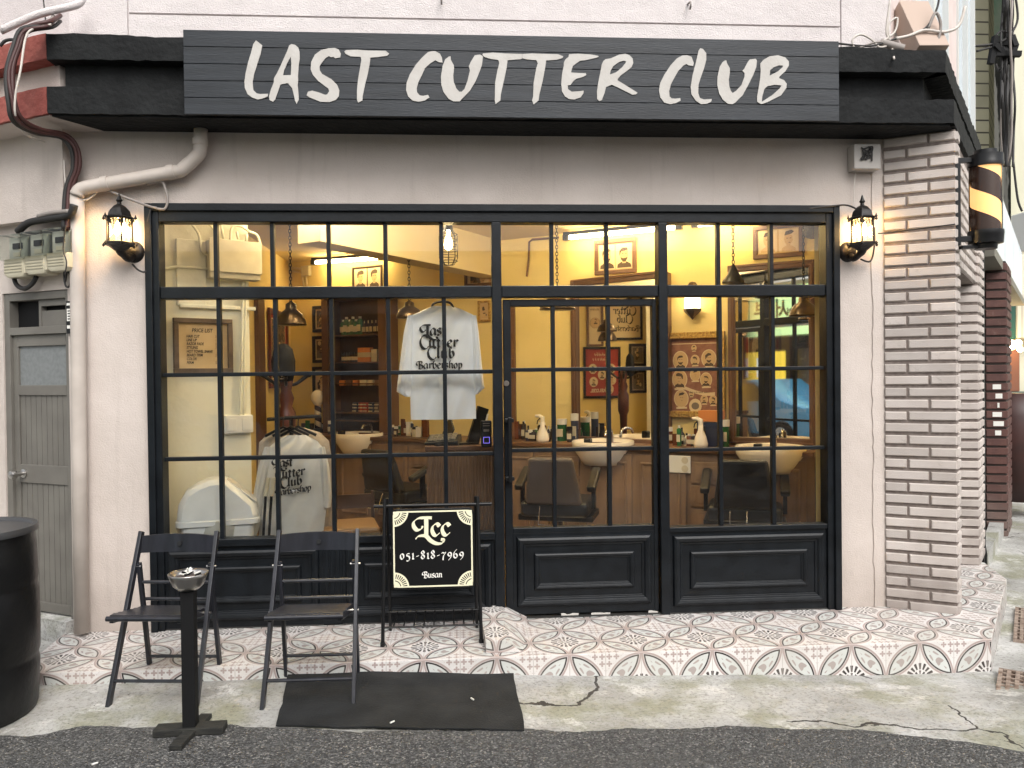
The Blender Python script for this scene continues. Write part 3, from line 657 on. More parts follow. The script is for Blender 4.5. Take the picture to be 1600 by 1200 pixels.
# ---- sign board ------------------------------------------------------------
SY = -.37
sg = thing('shop_sign', 'wide black plank signboard with cream hand painted capital letters across the canopy', 'sign', (0, SY, 0))
sx0 = FY(287, 110, SY).x; sx1 = FY(1311, 120, SY).x; sz0 = FY(800, 184, SY).z; sz1 = FY(800, 55, SY).z
mb = MB(); ph = (sz1 - sz0) / 5
for k in range(5): mb.box(sx0, sx1, 0, .02, sz0 + k * ph + .0016, sz0 + (k + 1) * ph - .0016)
mb.build('plank_board', SIGNW, sg, bevel=.0015)
MB().box(sx0 + .02, sx1 - .02, .0201, .06, sz0 + .02, sz1 - .02).build('backing', BLK, sg)
RG = {'A': (380, 60), 'B': (620, 60), 'C': (850, 60), 'D': (1020, 60)}
LT = [
 ('A', [(125,22),(185,70),(170,150),(140,240),(105,350),(92,430),(100,500),(130,530),(165,538),(240,535),(238,560),(190,580),(140,590),(90,572),(45,540),(18,480),(14,420),(25,340),(50,230),(75,150),(98,60)]),
 ('A', [(465,58),(500,65),(530,90),(543,130),(545,200),(535,260),(528,370),(530,400),(525,450),(532,520),(536,590),(515,632),(500,600),(485,530),(472,480),(430,432),(360,445),(330,530),(310,590),(288,612),(255,595),(250,560),(270,490),(295,430),(298,385),(325,340),(360,270),(395,190),(430,110),(445,70)], [(458,180),(465,240),(460,355),(385,358),(395,310),(425,240)]),
 ('A', [(880,95),(920,110),(940,150),(935,185),(885,195),(870,180),(845,185),(825,172),(790,195),(755,240),(735,270),(738,310),(760,345),(850,395),(905,450),(925,500),(920,560),(890,595),(830,615),(740,612),(690,590),(640,570),(612,550),(625,515),(665,505),(720,520),(790,545),(810,540),(828,510),(820,485),(720,410),(670,350),(650,300),(655,230),(690,160),(750,115),(820,98)]),
 ('A', [(990,115),(1100,112),(1200,120),(1370,122),(1405,150),(1385,170),(1300,182),(1225,188),(1215,260),(1195,360),(1165,480),(1150,560),(1148,600),(1105,620),(1095,590),(1095,500),(1105,400),(1125,280),(1138,210),(1130,180),(1030,175),(985,150),(973,130)]),
 ('B', [(370,125),(415,150),(435,190),(440,235),(405,232),(370,212),(320,245),(270,290),(240,360),(210,420),(192,480),(195,520),(220,550),(255,555),(300,545),(315,570),(270,600),(210,612),(150,600),(110,560),(90,500),(95,430),(125,350),(180,260),(240,190),(300,135),(340,125)]),
 ('B', [(500,178),(518,175),(520,210),(548,260),(550,290),(543,360),(548,420),(570,480),(600,515),(625,515),(650,490),(680,410),(703,310),(692,270),(710,230),(750,165),(800,158),(828,175),(820,250),(800,310),(760,410),(700,510),(620,590),(605,608),(545,608),(500,585),(450,520),(428,450),(425,370),(440,270),(465,205)]),
 ('B', [(830,148),(920,140),(1050,148),(1204,152),(1204,196),(1190,203),(1065,212),(1055,290),(1025,430),(1000,540),(995,600),(950,635),(942,600),(945,430),(965,320),(985,240),(975,210),(900,200),(840,180),(822,160)]),
 ('B', [(1206,152),(1300,148),(1550,155),(1600,175),(1595,190),(1540,208),(1435,215),(1425,290),(1400,420),(1370,540),(1362,600),(1315,640),(1300,600),(1310,560),(1315,430),(1340,290),(1355,240),(1340,212),(1250,205),(1206,194)]),
 ('C', [(240,155),(330,150),(450,158),(520,170),(525,180),(490,192),(400,212),(345,218),(300,250),(275,270),(258,330),(320,335),(400,338),(405,355),(370,375),(310,390),(280,415),(255,450),(228,455),(230,490),(265,515),(320,512),(380,505),(378,530),(350,570),(290,590),(240,585),(200,560),(172,510),(165,440),(172,350),(190,260),(190,235),(205,205),(235,180)]),
 ('C', [(570,220),(590,203),(640,195),(720,160),(780,150),(820,165),(850,195),(857,240),(840,280),(790,320),(740,355),(710,390),(705,405),(770,445),(850,495),(898,525),(885,540),(850,545),(780,510),(700,470),(650,448),(595,470),(580,530),(555,595),(530,605),(510,585),(508,510),(520,430),(540,330),(555,250)], [(785,220),(785,235),(750,280),(690,330),(632,350),(640,310),(665,270),(720,230),(760,218)]),
 ('D', [(330,165),(370,180),(392,240),(385,268),(340,262),(325,248),(290,265),(240,320),(200,390),(170,450),(155,510),(160,560),(180,580),(215,582),(262,577),(265,600),(220,625),(160,635),(110,620),(70,570),(58,500),(70,430),(110,350),(170,260),(230,195),(280,168)]),
 ('D', [(455,97),(480,105),(512,145),(512,210),(490,290),(455,390),(437,450),(435,530),(450,575),(490,590),(565,585),(560,610),(520,630),(460,635),(410,600),(370,540),(362,470),(380,360),(405,260),(425,180),(438,120)]),
 ('D', [(690,215),(705,215),(710,240),(738,290),(738,330),(728,400),(732,460),(750,510),(765,528),(800,505),(850,450),(880,370),(880,335),(858,315),(880,290),(910,230),(930,205),(985,198),(998,215),(992,280),(960,360),(910,460),(860,550),(790,620),(760,635),(720,632),(670,590),(635,530),(618,450),(620,370),(640,280),(665,235)]),
 ('D', [(1030,245),(1060,210),(1120,175),(1200,165),(1270,185),(1305,225),(1305,265),(1270,320),(1215,370),(1210,385),(1260,405),(1285,440),(1280,480),(1230,550),(1150,590),(1100,615),(1040,635),(1000,612),(1000,560),(1015,480),(1030,380),(1035,310)], [(1250,265),(1245,280),(1200,320),(1120,362),(1125,310),(1160,280),(1210,262)], [(1235,455),(1220,480),(1150,545),(1080,590),(1045,612),(1050,560),(1070,490),(1100,462),(1170,448)])]
for reg, *loops in LT:
    ox, oy = RG[reg]; conv = []
    for L in loops:
        Q = [FY(ox + a * 260 / 1600, oy + b * 260 / 1600, SY) for a, b in L]; conv.append([(p.x, p.z) for p in Q])
    vs, fs = fill2d(conv, .004); m_ = MB(); m_.add([(x, y - .001, z) for x, y, z in vs], fs); m_.build('letter', LETM, sg)
# ================================================================== INTERIOR SHELL
FZ = .12
CZ = WW.px(827, 371)[1]
zb = WW.px(783, 433)[1]
ik = WW.pt(-5.9, 0)
MB().slab([(-2.3, .13), (2.5, .13), (3.3, 1.3), (3.3, 5), (-2.3, 5)], FZ - .03, FZ).build('inner_floor', mat('patterned_vinyl', (.20, .12, .06), .35, c2=(.34, .24, .13), scale=22, contrast=(.45, .55)), shop)
MB().slab([(-2.3, .13), (2.5, .13), (3.3, 1.3), (3.3, 5), (-2.3, 5)], CZ, CZ + .1).build('ceiling', CEIL, shop)
mb = MB(WW.mat()); mb.box(-6.2, .06, .002, .1, FZ, CZ); mb.build('mirror_wall', YWALL, shop)
mb = MB(); mb.box(-2.05, -1.95, .5, 4.6, FZ, CZ); mb.build('poster_wall', YWALL, shop)
mb = MB(LW.mat()); mb.box(-.33, .585, 0, .1, FZ, CZ); mb.build('wing_wall', GWALL, shop)
mb = MB(); p = WW.pt(.05, 0); mb.slab([(gR + .0, .13), (gR + .08, .13), (p.x + .1, p.y), (p.x - .01, p.y)], FZ, CZ); mb.build('end_wall', YWALL, shop)
mb = MB(); mb.box(-1.88, gR, .071, .135, 2.69, CZ + .02); mb.build('window_lintel', YWALL, shop)
A = G(500, 377, zb); u2, z2 = WW.px(783, 433); B = WW.pt(u2, 0); dv = Vector((B.x - A.x, B.y - A.y, 0)).normalized(); nv = Vector((-dv.y, dv.x, 0)); A2 = A - dv * .1
A2 = A + dv * ((.2 - A.y) / dv.y) if A.y < .2 else A
# big beam: visible side face then soffit
q = [A2, B + dv * .2, B + dv * .2 + nv * .22, A2 + nv * .22]
MB().slab([(p.x, p.y) for p in q], zb, CZ + .02).build('ceiling_beam', mat('beam_plaster', (.60, .50, .29), .85, c2=(.59, .51, .34), scale=3), shop, bevel=.004)

def put(W, x0, y0, x1, y1, off=0.0):
    u0, z1 = W.px(x0, y0, off); u1, z0 = W.px(x1, y1, off); u0b, z0b = W.px(x0, y1, off); u1b, z1b = W.px(x1, y0, off)
    return (u0 + u0b) / 2, (u1 + u1b) / 2, (z0 + z0b) / 2, (z1 + z1b) / 2
SKIN = mat('sepia_print', (.52, .36, .19), .7); SEP = mat('sepia_dark', (.07, .045, .03), .7); SEPL = mat('sepia_light', (.62, .50, .32), .7); REDP = mat('red_print', (.30, .03, .02), .6); GREYP = mat('photo_grey', (.16, .13, .11), .7)
BRNP = mat('brown_print', (.20, .085, .06), .7, c2=(.27, .13, .09), scale=25); GRNP = mat('olive_print', (.16, .14, .07), .7, c2=(.30, .22, .10), scale=30, contrast=(.45, .55)); MULT = mat('mixed_print', (.30, .16, .08), .7, c2=(.06, .05, .04), scale=28, contrast=(.45, .5))
def frame_(mb, w, h, fw, t, y=0):
    mb.box(-w / 2, w / 2, y - t, y, h - fw, h); mb.box(-w / 2, w / 2, y - t, y, 0, fw); mb.box(-w / 2, -w / 2 + fw, y - t, y, fw, h - fw); mb.box(w / 2 - fw, w / 2, y - t, y, fw, h - fw)
def head(mb, cx, cz, s, y, style=0, flip=1):
    """small printed head: shoulders, face, hair, beard; slots 1 skin 2 dark 3 light"""
    F = lambda P: [(cx + flip * a * s, cz + b * s) for a, b in P]
    mb.m = 1 if style == 2 else 2; mb.flat(F([(-.75, -1.2), (-.7, -.85), (-.3, -.6), (.3, -.6), (.72, -.85), (.8, -1.2)]), y)
    mb.m = 1; mb.flat(F([(-.2, -.75), (.2, -.75), (.22, -.3), (-.24, -.3)]), y - .0004); mb.flat(F([(-.42, .5), (-.46, .1), (-.38, -.25), (-.12, -.52), (.16, -.5), (.38, -.2), (.48, .02), (.42, .15), (.42, .5), (0, .75)]), y - .0008)
    mb.m = 2
    hairs = [[(-.52, .1), (-.56, .6), (-.35, .95), (.2, 1.1), (.55, .95), (.58, .6), (.4, .55), (-.25, .5), (-.38, .1)], [(-.5, .0), (-.5, .55), (-.2, .85), (.3, .85), (.46, .6), (.3, .55), (-.3, .45)], [(-.45, .55), (-.3, 1.0), (.3, 1.15), (.6, .95), (.3, .7), (-.2, .6)], [(-.55, -.1), (-.6, .6), (-.1, 1.0), (.35, .9), (.45, .6), (0, .55), (-.3, .3)]]
    mb.flat(F(hairs[style % 4]), y - .0012)
    if style in (1, 3): mb.flat(F([(-.4, -.1), (-.3, -.4), (-.05, -.62), (.2, -.58), (.42, -.2), (.3, -.15), (.1, -.28), (-.15, -.22)]), y - .0012)
    for q in (-.12, .22): mb.flat(F([(q - .09, .2), (q + .09, .2), (q + .09, .27), (q - .09, .27)]), y - .0014)
    mb.flat(F([(.0, -.28), (.22, -.28), (.2, -.22), (.02, -.22)]), y - .0014)
def picture(W, x0, y0, x1, y1, name, label, art, frm=DWOOD, fw=.03, bg=SKIN, group=None, thick=.025, ext=None, off=0, cat_='picture'):
    u0, u1, z0, z1 = ext or put(W, x0, y0, x1, y1, off); w_, h_ = u1 - u0, z1 - z0
    t = thing(name, label, cat_, onwall(W, (u0 + u1) / 2, z0, off), math.degrees(W.a), group)
    mb = MB(); frame_(mb, w_, h_, fw, thick); mb.build('frame', frm, t, bevel=.003)
    mb = MB(); mb.box(-w_ / 2 + fw, w_ / 2 - fw, -.008, -.001, fw, h_ - fw); art(mb, w_ - 2 * fw, h_ - 2 * fw, fw, -.0095); mb.build('print', [bg, SKIN, SEP, SEPL, REDP, GREYP, MULT, INK], t)
    return t
def duo(s0, s1, f=1):
    def a(mb, w_, h_, z, y):
        for k, s in ((-1, s0), (1, s1)):
            mb.m = 3; mb.flat([(k * w_ / 4 - w_ * .23, z + .01), (k * w_ / 4 + w_ * .23, z + .01), (k * w_ / 4 + w_ * .23, z + h_ - .01), (k * w_ / 4 - w_ * .23, z + h_ - .01)], y)
            head(mb, k * w_ / 4, z + h_ * .5, h_ * .36, y - .0006, s, f)
    return a
def scrawl(mb, x0, x1, z, h, y):
    """line of tiny illegible printed marks"""
    rnd = random.Random(int(abs(z) * 1e4)); x = x0
    while x < x1:
        e = x + h * rnd.uniform(.25, .5); t = z + h * rnd.uniform(.6, 1); mb.flat([(x, z), (x + h * .14, z), (x + h * .3, t), (x + h * .14, t)], y); mb.flat([(x, z + h * .3), (e, z + h * .3), (e, z + h * .45), (x, z + h * .45)], y - .0002); x = e + h * rnd.choice([.1, .1, .35])
def blob(m1, n=7):
    def a(mb, w_, h_, z, y):
        rnd = random.Random(int(w_ * 1e4) + n)
        mb.m = 3; mb.flat([(-w_ * .42, z + h_ * .06), (w_ * .42, z + h_ * .06), (w_ * .42, z + h_ * .94), (-w_ * .42, z + h_ * .94)], y)
        mb.m = m1; mb.flat([(-w_ * .40, z + h_ * .08), (w_ * .40, z + h_ * .08), (w_ * .40, z + h_ * .92), (-w_ * .40, z + h_ * .92)], y - .0003)
        for i in range(n):
            mb.m = rnd.choice([1, 2, 3, 5]); cx = (rnd.random() - .5) * w_ * .55; cz = z + h_ * (.2 + .6 * rnd.random()); r = w_ * (.06 + .1 * rnd.random())
            mb.disc(cx, cz, r, r * (1 + rnd.random()), y - .0006 - i * .0001, 9)
        head(mb, 0, z + h_ * .5, w_ * .2, y - .002, n % 4)
    return a
picture(WW, 552, 416, 598, 453, 'framed_haircut_photo', 'small picture of two quiff haircuts above the stand-in shelves', duo(0, 0), frm=SEP, fw=.015, bg=SEP)
picture(WW, 930, 374, 995, 428, 'framed_haircut_photo', 'framed picture of two bearded men hung above the tall mirror behind the door', duo(1, 1), fw=.035)
picture(WW, 1177, 351, 1256, 403, 'framed_haircut_photo', 'framed picture of two men in profile with mohawk haircuts at top right', duo(2, 2), fw=.035)
for (y0, y1, lb, a) in ((478, 519, 'top poster of the three stacked black frames left of the stand-in shelves', blob(6, 9)), (525, 567, 'middle poster of the three stacked black frames, a standing figure', blob(5, 5)), (573, 616, 'lowest poster of the three stacked black frames, small marks on cream', blob(3, 10))):
    picture(WW, 490, y0, 516, y1, 'framed_poster', lb, a, frm=BLK, fw=.035, bg=SEPL, group='posters stacked in black frames')
picture(WW, 748, 470, 767, 503, 'framed_poster', 'small gold sketch right of the hanging white shirt', blob(1, 4), frm=GOLD, fw=.02, bg=SKIN)
picture(WW, 727, 425, 783, 447, 'wide_wall_frame', 'low wide frame under the beam beside the door', blob(6, 4), frm=DWOOD, fw=.03, bg=SEPL)
# gilt framed barber hall of fame poster
def fame(mb, w_, h_, z, y):
    sp = [(-.28, .70, .105, 1), (.02, .70, .06, 0), (.30, .72, .10, 3), (-.30, .44, .105, 0), (.02, .50, .07, 2), (.24, .43, .08, 1), (-.27, .17, .10, 2), (-.06, .24, .035, 0), (.20, .16, .05, 1), (.38, .15, .055, 3), (.0, .87, .035, 0)]
    for i, (a, b, r, s) in enumerate(sp):
        cx, cz, rr = a * w_, z + b * h_, r * h_ * 1.15; mb.m = 3; mb.disc(cx, cz, rr * .9, rr * 1.1, y - .0002 * (i % 3), 20); mb.m = 1; mb.disc(cx, cz, rr * .8, rr, y - .001, 20)
        k = len(mb.v); head(mb, cx, cz - rr * .05, rr * .72, y - .0014, s, -1 if i % 2 else 1)
        mb.m = 3; mb.flat([(cx - rr * .6, cz - rr * 1.25), (cx + rr * .7, cz - rr * 1.2), (cx + rr * .7, cz - rr * .98), (cx - rr * .6, cz - rr * 1.03)], y - .003)
    mb.m = 3; mb.disc(.02 * w_, z + .07 * h_, .13 * w_, .1 * h_, y - .0035, 16); mb.m = 5; mb.disc(.02 * w_, z + .07 * h_, .08 * w_, .05 * h_, y - .0038, 12)
    K = 12; up = [(-.2 * w_ + .62 * w_ * i / K, z + h_ * (.345 - .09 * math.sin(math.pi * (i / K) * .62))) for i in range(K + 1)]; mb.m = 3
    mb.flat(up + [(a, b - .045 * h_) for a, b in up[::-1]], y - .0042); mb.m = 2
    scrawl(mb, -.1 * w_, .32 * w_, z + .245 * h_, .03 * h_, y - .0045)
    mb.m = 3; mb.flat([(-.46 * w_, z + .925 * h_), (.46 * w_, z + .925 * h_), (.46 * w_, z + .935 * h_), (-.46 * w_, z + .935 * h_)], y)
ft = picture(WW, 1038, 519, 1134, 652, 'gilt_framed_poster', 'ornate gilt framed brown poster covered in oval portraits of men', fame, frm=GOLD, fw=.055, bg=BRNP, thick=.05)
# shelves built in place of a mirror and the shelves it reflects
u0, u1, z0, z1 = put(WW, 524, 466, 623, 682); w_, h_ = u1 - u0, z1 - z0
sh = thing('stand_in_shelves', 'tall wood framed shelves with green bottles and boxes, standing in for a mirror reflection', 'shelf', onwall(WW, (u0 + u1) / 2, z0), -32)
zc = lambda y: WW.px(570, y)[1] - z0
mb = MB(); mb.box(-w_ / 2, w_ / 2, -.22, -.0, h_ - .02, h_ + .03); mb.box(-w_ / 2, w_ / 2, -.22, 0, 0, .06); mb.box(-w_ / 2, -w_ / 2 + .09, -.22, 0, .06, h_ - .02); mb.box(w_ / 2 - .1, w_ / 2, -.22, 0, .06, h_ - .02); mb.build('frame', DWOOD, sh, bevel=.006)
mb = MB(); mb.box(-w_ / 2 + .09, w_ / 2 - .1, -.02, -.002, .06, h_ - .02); mb.build('back_panel', DKWOOD, sh)
for y in (524, 566, 598, 643, 655):
    MB().box(-w_ / 2 + .09, w_ / 2 - .1, -.2, -.02, zc(y) - .012, zc(y)).build('shelf', DWOOD, sh)
def bottle_mesh(mb, h, r, kind):
    if kind == 0: mb.m = 0; mb.lathe([(r, 0), (r, h * .78), (r * .9, h * .83), (r * .4, h * .86), (r * .4, h * .88)], n=10); mb.m = 1; mb.lathe([(r * .5, h * .88), (r * .5, h)], n=8)
    elif kind == 1: mb.m = 0; mb.lathe([(r, 0), (r, h * .6), (r * .35, h * .75), (r * .3, h * .8)], n=10); mb.m = 1; mb.lathe([(r * .36, h * .8), (r * .36, h)], n=8)
    elif kind == 2: mb.m = 0; mb.box(-r, r, -r * .7, r * .7, 0, h)
    else: mb.m = 0; mb.lathe([(r, 0), (r, h * .75)], n=12); mb.m = 1; mb.lathe([(r * 1.05, h * .75), (r * 1.05, h)], n=12)
    if kind != 2: mb.m = 2; mb.box(-r * .75, r * .75, -r * 1.03, -r * .8, h * .2, h * .55)
GRNB = mat('green_bottle', (.015, .10, .03), .25); ORB = mat('orange_box', (.55, .20, .05), .5); CRB = mat('cream_box', (.62, .55, .38), .5); DKB = mat('dark_bottle', (.03, .02, .018), .25); AMB = mat('amber_bottle', (.12, .035, .01), .2); NAVY = mat('navy_tub', (.02, .03, .07), .35); LBL = mat('pale_label', (.55, .5, .38), .6)
PR = {}
def product(W, u, off, z, h, r, kind, col, name, label, group, capm=WHITEP):
    key = (kind, col.name, round(h, 3), round(r, 3), capm.name); p = W.pt(u, z, off)
    if key not in PR:
        mb = MB(); bottle_mesh(mb, h, r, kind); o = mb.build(name, [col, capm, LBL], smooth='auto'); PR[key] = o
    else: o = PR[key].copy(); o.name = name; sc.collection.objects.link(o)
    o.location = p; o.rotation_euler = (0, 0, W.a + random.uniform(-.2, .2)); tag(o, label, 'bottle' if kind != 2 else 'box', group); return o
def pu(x, y=600, off=.1): return WW.px(x, y, off)[0]
for x in (538, 543, 548, 553, 558, 564): product(WW, pu(x), .1, zc(524) + z0, .20 if x in (543, 553, 564) else .17, .032, 0, GRNB, 'green_bottle', 'green tonic bottle with white cap on the top shelf of the stand-in shelves', 'green bottles on the top shelf')
for x in (571, 577, 583, 589, 595): product(WW, pu(x), .1, zc(524) + z0, .15, .025, 1, DKB, 'dark_bottle', 'dark glass bottle right of the green bottles on the top shelf', 'dark bottles on the top shelf', CHROME)
for x in range(538, 563, 4): product(WW, pu(x), .1, zc(566) + z0, .11, .022, 3, DKB, 'dark_jar', 'small dark jar in the row on the second shelf', 'dark jars on the second shelf', BLK)
for r_ in range(3):
    for x in (567, 576): product(WW, pu(x), .1, zc(566) + z0 + r_ * .052, .05, .042, 2, (ORB, CRB, ORB)[r_], 'product_box', 'small orange and cream box in the stack on the second shelf', 'stacked boxes on the second shelf')
    product(WW, pu(587), .1, zc(566) + z0 + r_ * .045, .043, .035, 2, CRB, 'cream_box', 'small cream box in the right stack on the second shelf', 'stacked boxes on the second shelf')
for x in (541, 551, 562, 573, 585, 596): product(WW, pu(x), .15, zc(598) + z0 - .03, .06, .035, 2, (CRB, ORB, FLUT)[x % 3], 'price_card', 'small pale card box along the third shelf edge', 'card boxes on the third shelf')
for x, c_ in ((556, NAVY), (565, REDP), (572, REDP), (581, NAVY), (590, GREYP)):
    for k in range(3): product(WW, pu(x), .1, zc(643) + z0 + k * .035, .033, .035, 3, c_, 'pomade_tin', 'round pomade tin in the stacks on the low shelf', 'stacked pomade tins', c_)
# mirrors
def mirror(W, u0, u1, z0, z1, fw, name, label, depth=.04, deg=None):
    t = thing(name, label, 'mirror', onwall(W, (u0 + u1) / 2, z0), math.degrees(W.a) if deg is None else deg); w_, h_ = u1 - u0, z1 - z0
    mb = MB(); frame_(mb, w_, h_, fw, depth); frame_(mb, w_ - fw * .7, h_ - fw * .0, fw * .4, depth + .012); mb.build('frame', DWOOD, t, bevel=.005)
    mb = MB(); mb.box(-w_ / 2 + fw, w_ / 2 - fw, -.012, -.002, fw, h_ - fw); mb.build('mirror_glass', MIRR, t); return t
u0, u1, z0, z1 = put(WW, 1139, 411, 1276, 694)
mirror(WW, u0, u1, z0, z1, .055, 'wall_mirror', 'brown framed mirror at the right reflecting the street')
lp = WW.pt(WW.px(896, 560)[0], 0); MW = Wall((lp.x, lp.y), -43); MWo = MW.px(1040, 560)[0]; _, mz1 = MW.px(898, 438); _, mz0 = MW.px(970, 695)
mirror(MW, 0, MWo, mz0, mz1, .06, 'wall_mirror', 'brown framed mirror behind the door reflecting posters', depth=.045)
mb = MB(); a = MW.pt(0, 0); b = MW.pt(MWo, 0, -.002); c = b - WW.n * ((b - WW.o).dot(WW.n) - .001); mb.slab([(a.x, a.y), (b.x, b.y), (c.x, c.y)], mz0, mz1); o = mb.build('mirror_box', DWOOD); tag(o, 'brown wedge shaped box that holds the door mirror off the wall', 'box')
# posters on the side wall, seen through that mirror
SW = Wall((-1.95, 0), 90)
def refl(x, y):
    r = ray(x, y); n = MW.n; t = (MW.o + MW.n * .012 - CO).dot(n) / r.dot(n); p = CO + r * t; d = r - n * 2 * r.dot(n); s = (-1.93 - p.x) / d.x; q = p + d * s; return q.y, q.z
def rposter(x0, y0, x1, y1, name, label, art, bg, frm=BLK, fw=.03):
    a = refl(x0, (y0 + y1) / 2)[0]; b = refl(x1, (y0 + y1) / 2)[0]; zt_ = refl((x0 + x1) / 2, y0)[1]; zb_ = refl((x0 + x1) / 2, y1)[1]
    picture(SW, 0, 0, 0, 0, name, label, art, frm=frm, fw=fw, bg=bg, ext=(min(a, b), max(a, b), zb_, zt_))
def clubart(mb, w_, h_, z, y):
    mb.m = 7; h = h_ * .11
    for i, s in enumerate(('Last', 'Cutter', 'Club', 'Barbershop')): hh = h if i < 3 else h * .75; pen(mb, s, -penlen(s, hh) / 2, z + h_ * (.76 - .2 * i), hh, y, w=.3)
def redart(mb, w_, h_, z, y):
    mb.m = 3; scrawl(mb, -.25 * w_, .2 * w_, z + h_ * .85, h_ * .08, y); scrawl(mb, -.1 * w_, .28 * w_, z + h_ * .75, h_ * .07, y)
    for a, b, s in ((-.28, .58, 0), (.28, .58, 1), (0, .45, 3), (-.3, .34, 2), (.26, .30, 1), (-.22, .14, 0)):
        mb.m = 3; mb.disc(a * w_, z + b * h_, w_ * .13, w_ * .15, y); head(mb, a * w_, z + b * h_, w_ * .09, y - .001, s)
    mb.m = 3; textmesh(mb, 'REUZEL', .12 * w_, z + h_ * .08, h_ * .1, y, 'CENTER', bold=.002)
def cyc(mb, w_, h_, z, y):
    mb.m = 2; 
    for r in (.42, .40): mb.m = 2 if r > .41 else 1; mb.disc(0, z + h_ * .55, w_ * r, w_ * r, y - (0 if r > .41 else .0004), 24)
    mb.m = 2; scrawl(mb, -.35 * w_, .35 * w_, z + h_ * .87, h_ * .07, y); head(mb, -.05 * w_, z + h_ * .6, w_ * .2, y - .001, 1)
rposter(917, 474, 943, 541, 'framed_poster', 'sepia poster of a seated man seen in the door mirror', cyc, SEPL, DWOOD)
rposter(949, 458, 1004, 531, 'framed_poster', 'white club name poster seen reversed in the door mirror', clubart, SEPL)
rposter(912, 542, 970, 622, 'framed_poster', 'red poster with round portraits seen in the door mirror', redart, REDP)
rposter(983, 537, 1010, 572, 'framed_poster', 'upper small dark print seen in the door mirror', blob(5, 4), GREYP)
rposter(984, 578, 1011, 614, 'framed_poster', 'lower small dark print seen in the door mirror', blob(5, 6), GREYP)
picture(SW, 419, 486, 448, 606, 'framed_poster', 'reddish framed poster on the side wall behind the black hat', blob(6, 12), frm=mat('red_wood', (.13, .03, .02), .4), fw=.05, bg=REDP, off=.01)
# doorway architrave further back
u, z = SW.px(404, 600); mb = MB(SW.mat()); mb.box(u - .12, u + .12, -.04, 0, FZ, 2.4); o = mb.build('door_casing', DWOOD); tag(o, 'brown vertical door casing at the end of the wing wall', 'trim')
mb = MB(WW.mat()); u = pu(801, 600, 0); mb.box(u - .04, u + .04, -.03, 0, 1.0, WW.px(801, 474)[1]); tag(mb.build('wood_trim', DWOOD), 'narrow brown upright on the yellow wall left of the door mirror', 'trim')

# ---- counter
CT = 1.03
ct = thing('vanity_counter', 'long brown cabinet counter running under the mirrors', 'counter', onwall(WW, 0, 0), -32)
MB().box(-6.0, .04, -.50, 0, CT - .035, CT).build('counter_top', DWOOD, ct, bevel=.004)
mb = MB(); mb.box(-6.0, .04, -.46, -.001, FZ, CT - .036); mb.build('cabinet', CABW, ct)
for i in range(13):
    a = -5.98 + i * .46
    if a > -.2: break
    mb = MB(); 
    if i % 3 == 2:
        for k in range(4): mb.box(a + .02, a + .42, -.478, -.461, FZ + .06 + k * .19, FZ + .23 + k * .19); mb.box(a + .06, a + .38, -.484, -.478, FZ + .09 + k * .19, FZ + .20 + k * .19)
        mb.build('drawer_front', CABW, ct, bevel=.004)
    else:
        mb.box(a + .02, a + .44, -.478, -.461, FZ + .06, CT - .07); moulding(mb, a + .06, a + .40, FZ + .12, CT - .13, .03, .012, -.478); mb.build('cabinet_door', CABW, ct, bevel=.002)
def basin(x, lab, s=1.0):
    u = pu(x, 690, .40); t = thing('wash_basin', lab, 'basin', onwall(WW, u, .855, .40), -32, 'shampoo basins on the counter')
    prof = [(.10, .0), (.17, .005), (.20, .05), (.265, .15), (.27, .20), (.262, .208), (.25, .20), (.23, .14), (.12, .06), (.02, .05)]
    MB().lathe([(r * s, h) for r, h in prof], n=32).build('bowl', CERAM, t, smooth=True)
    MB().tube([(0, .22, .0), (0, .22, .26), (0, .10, .28), (0, .06, .24)], .013, 8, 4).build('faucet', CHROME, t, smooth=True)
    MB().box(-.09, -.03, -.22, -.16, .17, .24).build('neck_rest', BLK, t, bevel=.01)
    return t
basin(560, 'white basin below the stand-in shelves, partly behind the hanging sweatshirts', .95); basin(942, 'white basin seen through the lower panes of the door'); basin(1204, 'white basin under the mirror at the right')
# ---- things on the counter
random.seed(11)
cl = [GRNB, DKB, AMB, NAVY, CRB, WHITEP, DKB, AMB]
def clutter(x0, x1, n, where):
    for i in range(n):
        x = x0 + (x1 - x0) * (i + .5) / n + random.uniform(-2, 2); k = random.choice([0, 1, 3, 0, 2]); c_ = random.choice(cl); off = random.choice([.12, .2, .3])
        product(WW, pu(x, 680, off), off, CT, random.choice([.10, .14, .17]), random.choice([.020, .026]), k, c_, 'product_bottle' if k != 2 else 'product_box', 'grooming product among the bottles ' + where, 'grooming products ' + where, random.choice([BLK, WHITEP]))
clutter(806, 900, 22, 'on the counter behind the door'); clutter(1046, 1138, 16, 'on the counter below the gilt poster'); clutter(612, 668, 12, 'on the counter below the hanging white shirt'); clutter(470, 520, 7, 'on the far counter at the left')
product(WW, pu(878, 680, .2), .2, CT, .20, .045, 3, GRNB, 'green_tub', 'green tub behind the door beside the basin', None); product(WW, pu(898, 680, .2), .2, CT, .25, .035, 3, NAVY, 'navy_canister', 'tall navy canister beside the tall mirror', None)
product(WW, pu(1112, 680, .22), .22, CT, .20, .10, 2, NAVY, 'black_box', 'dark carton under the gilt framed poster', None); product(WW, pu(1112, 680, .22), .22, CT + .205, .09, .09, 2, ORB, 'orange_box', 'orange carton on top of the dark carton', None); product(WW, pu(1130, 680, .22), .22, CT, .22, .05, 3, GRNB, 'green_tin', 'green tin at the left edge of the right mirror', None)
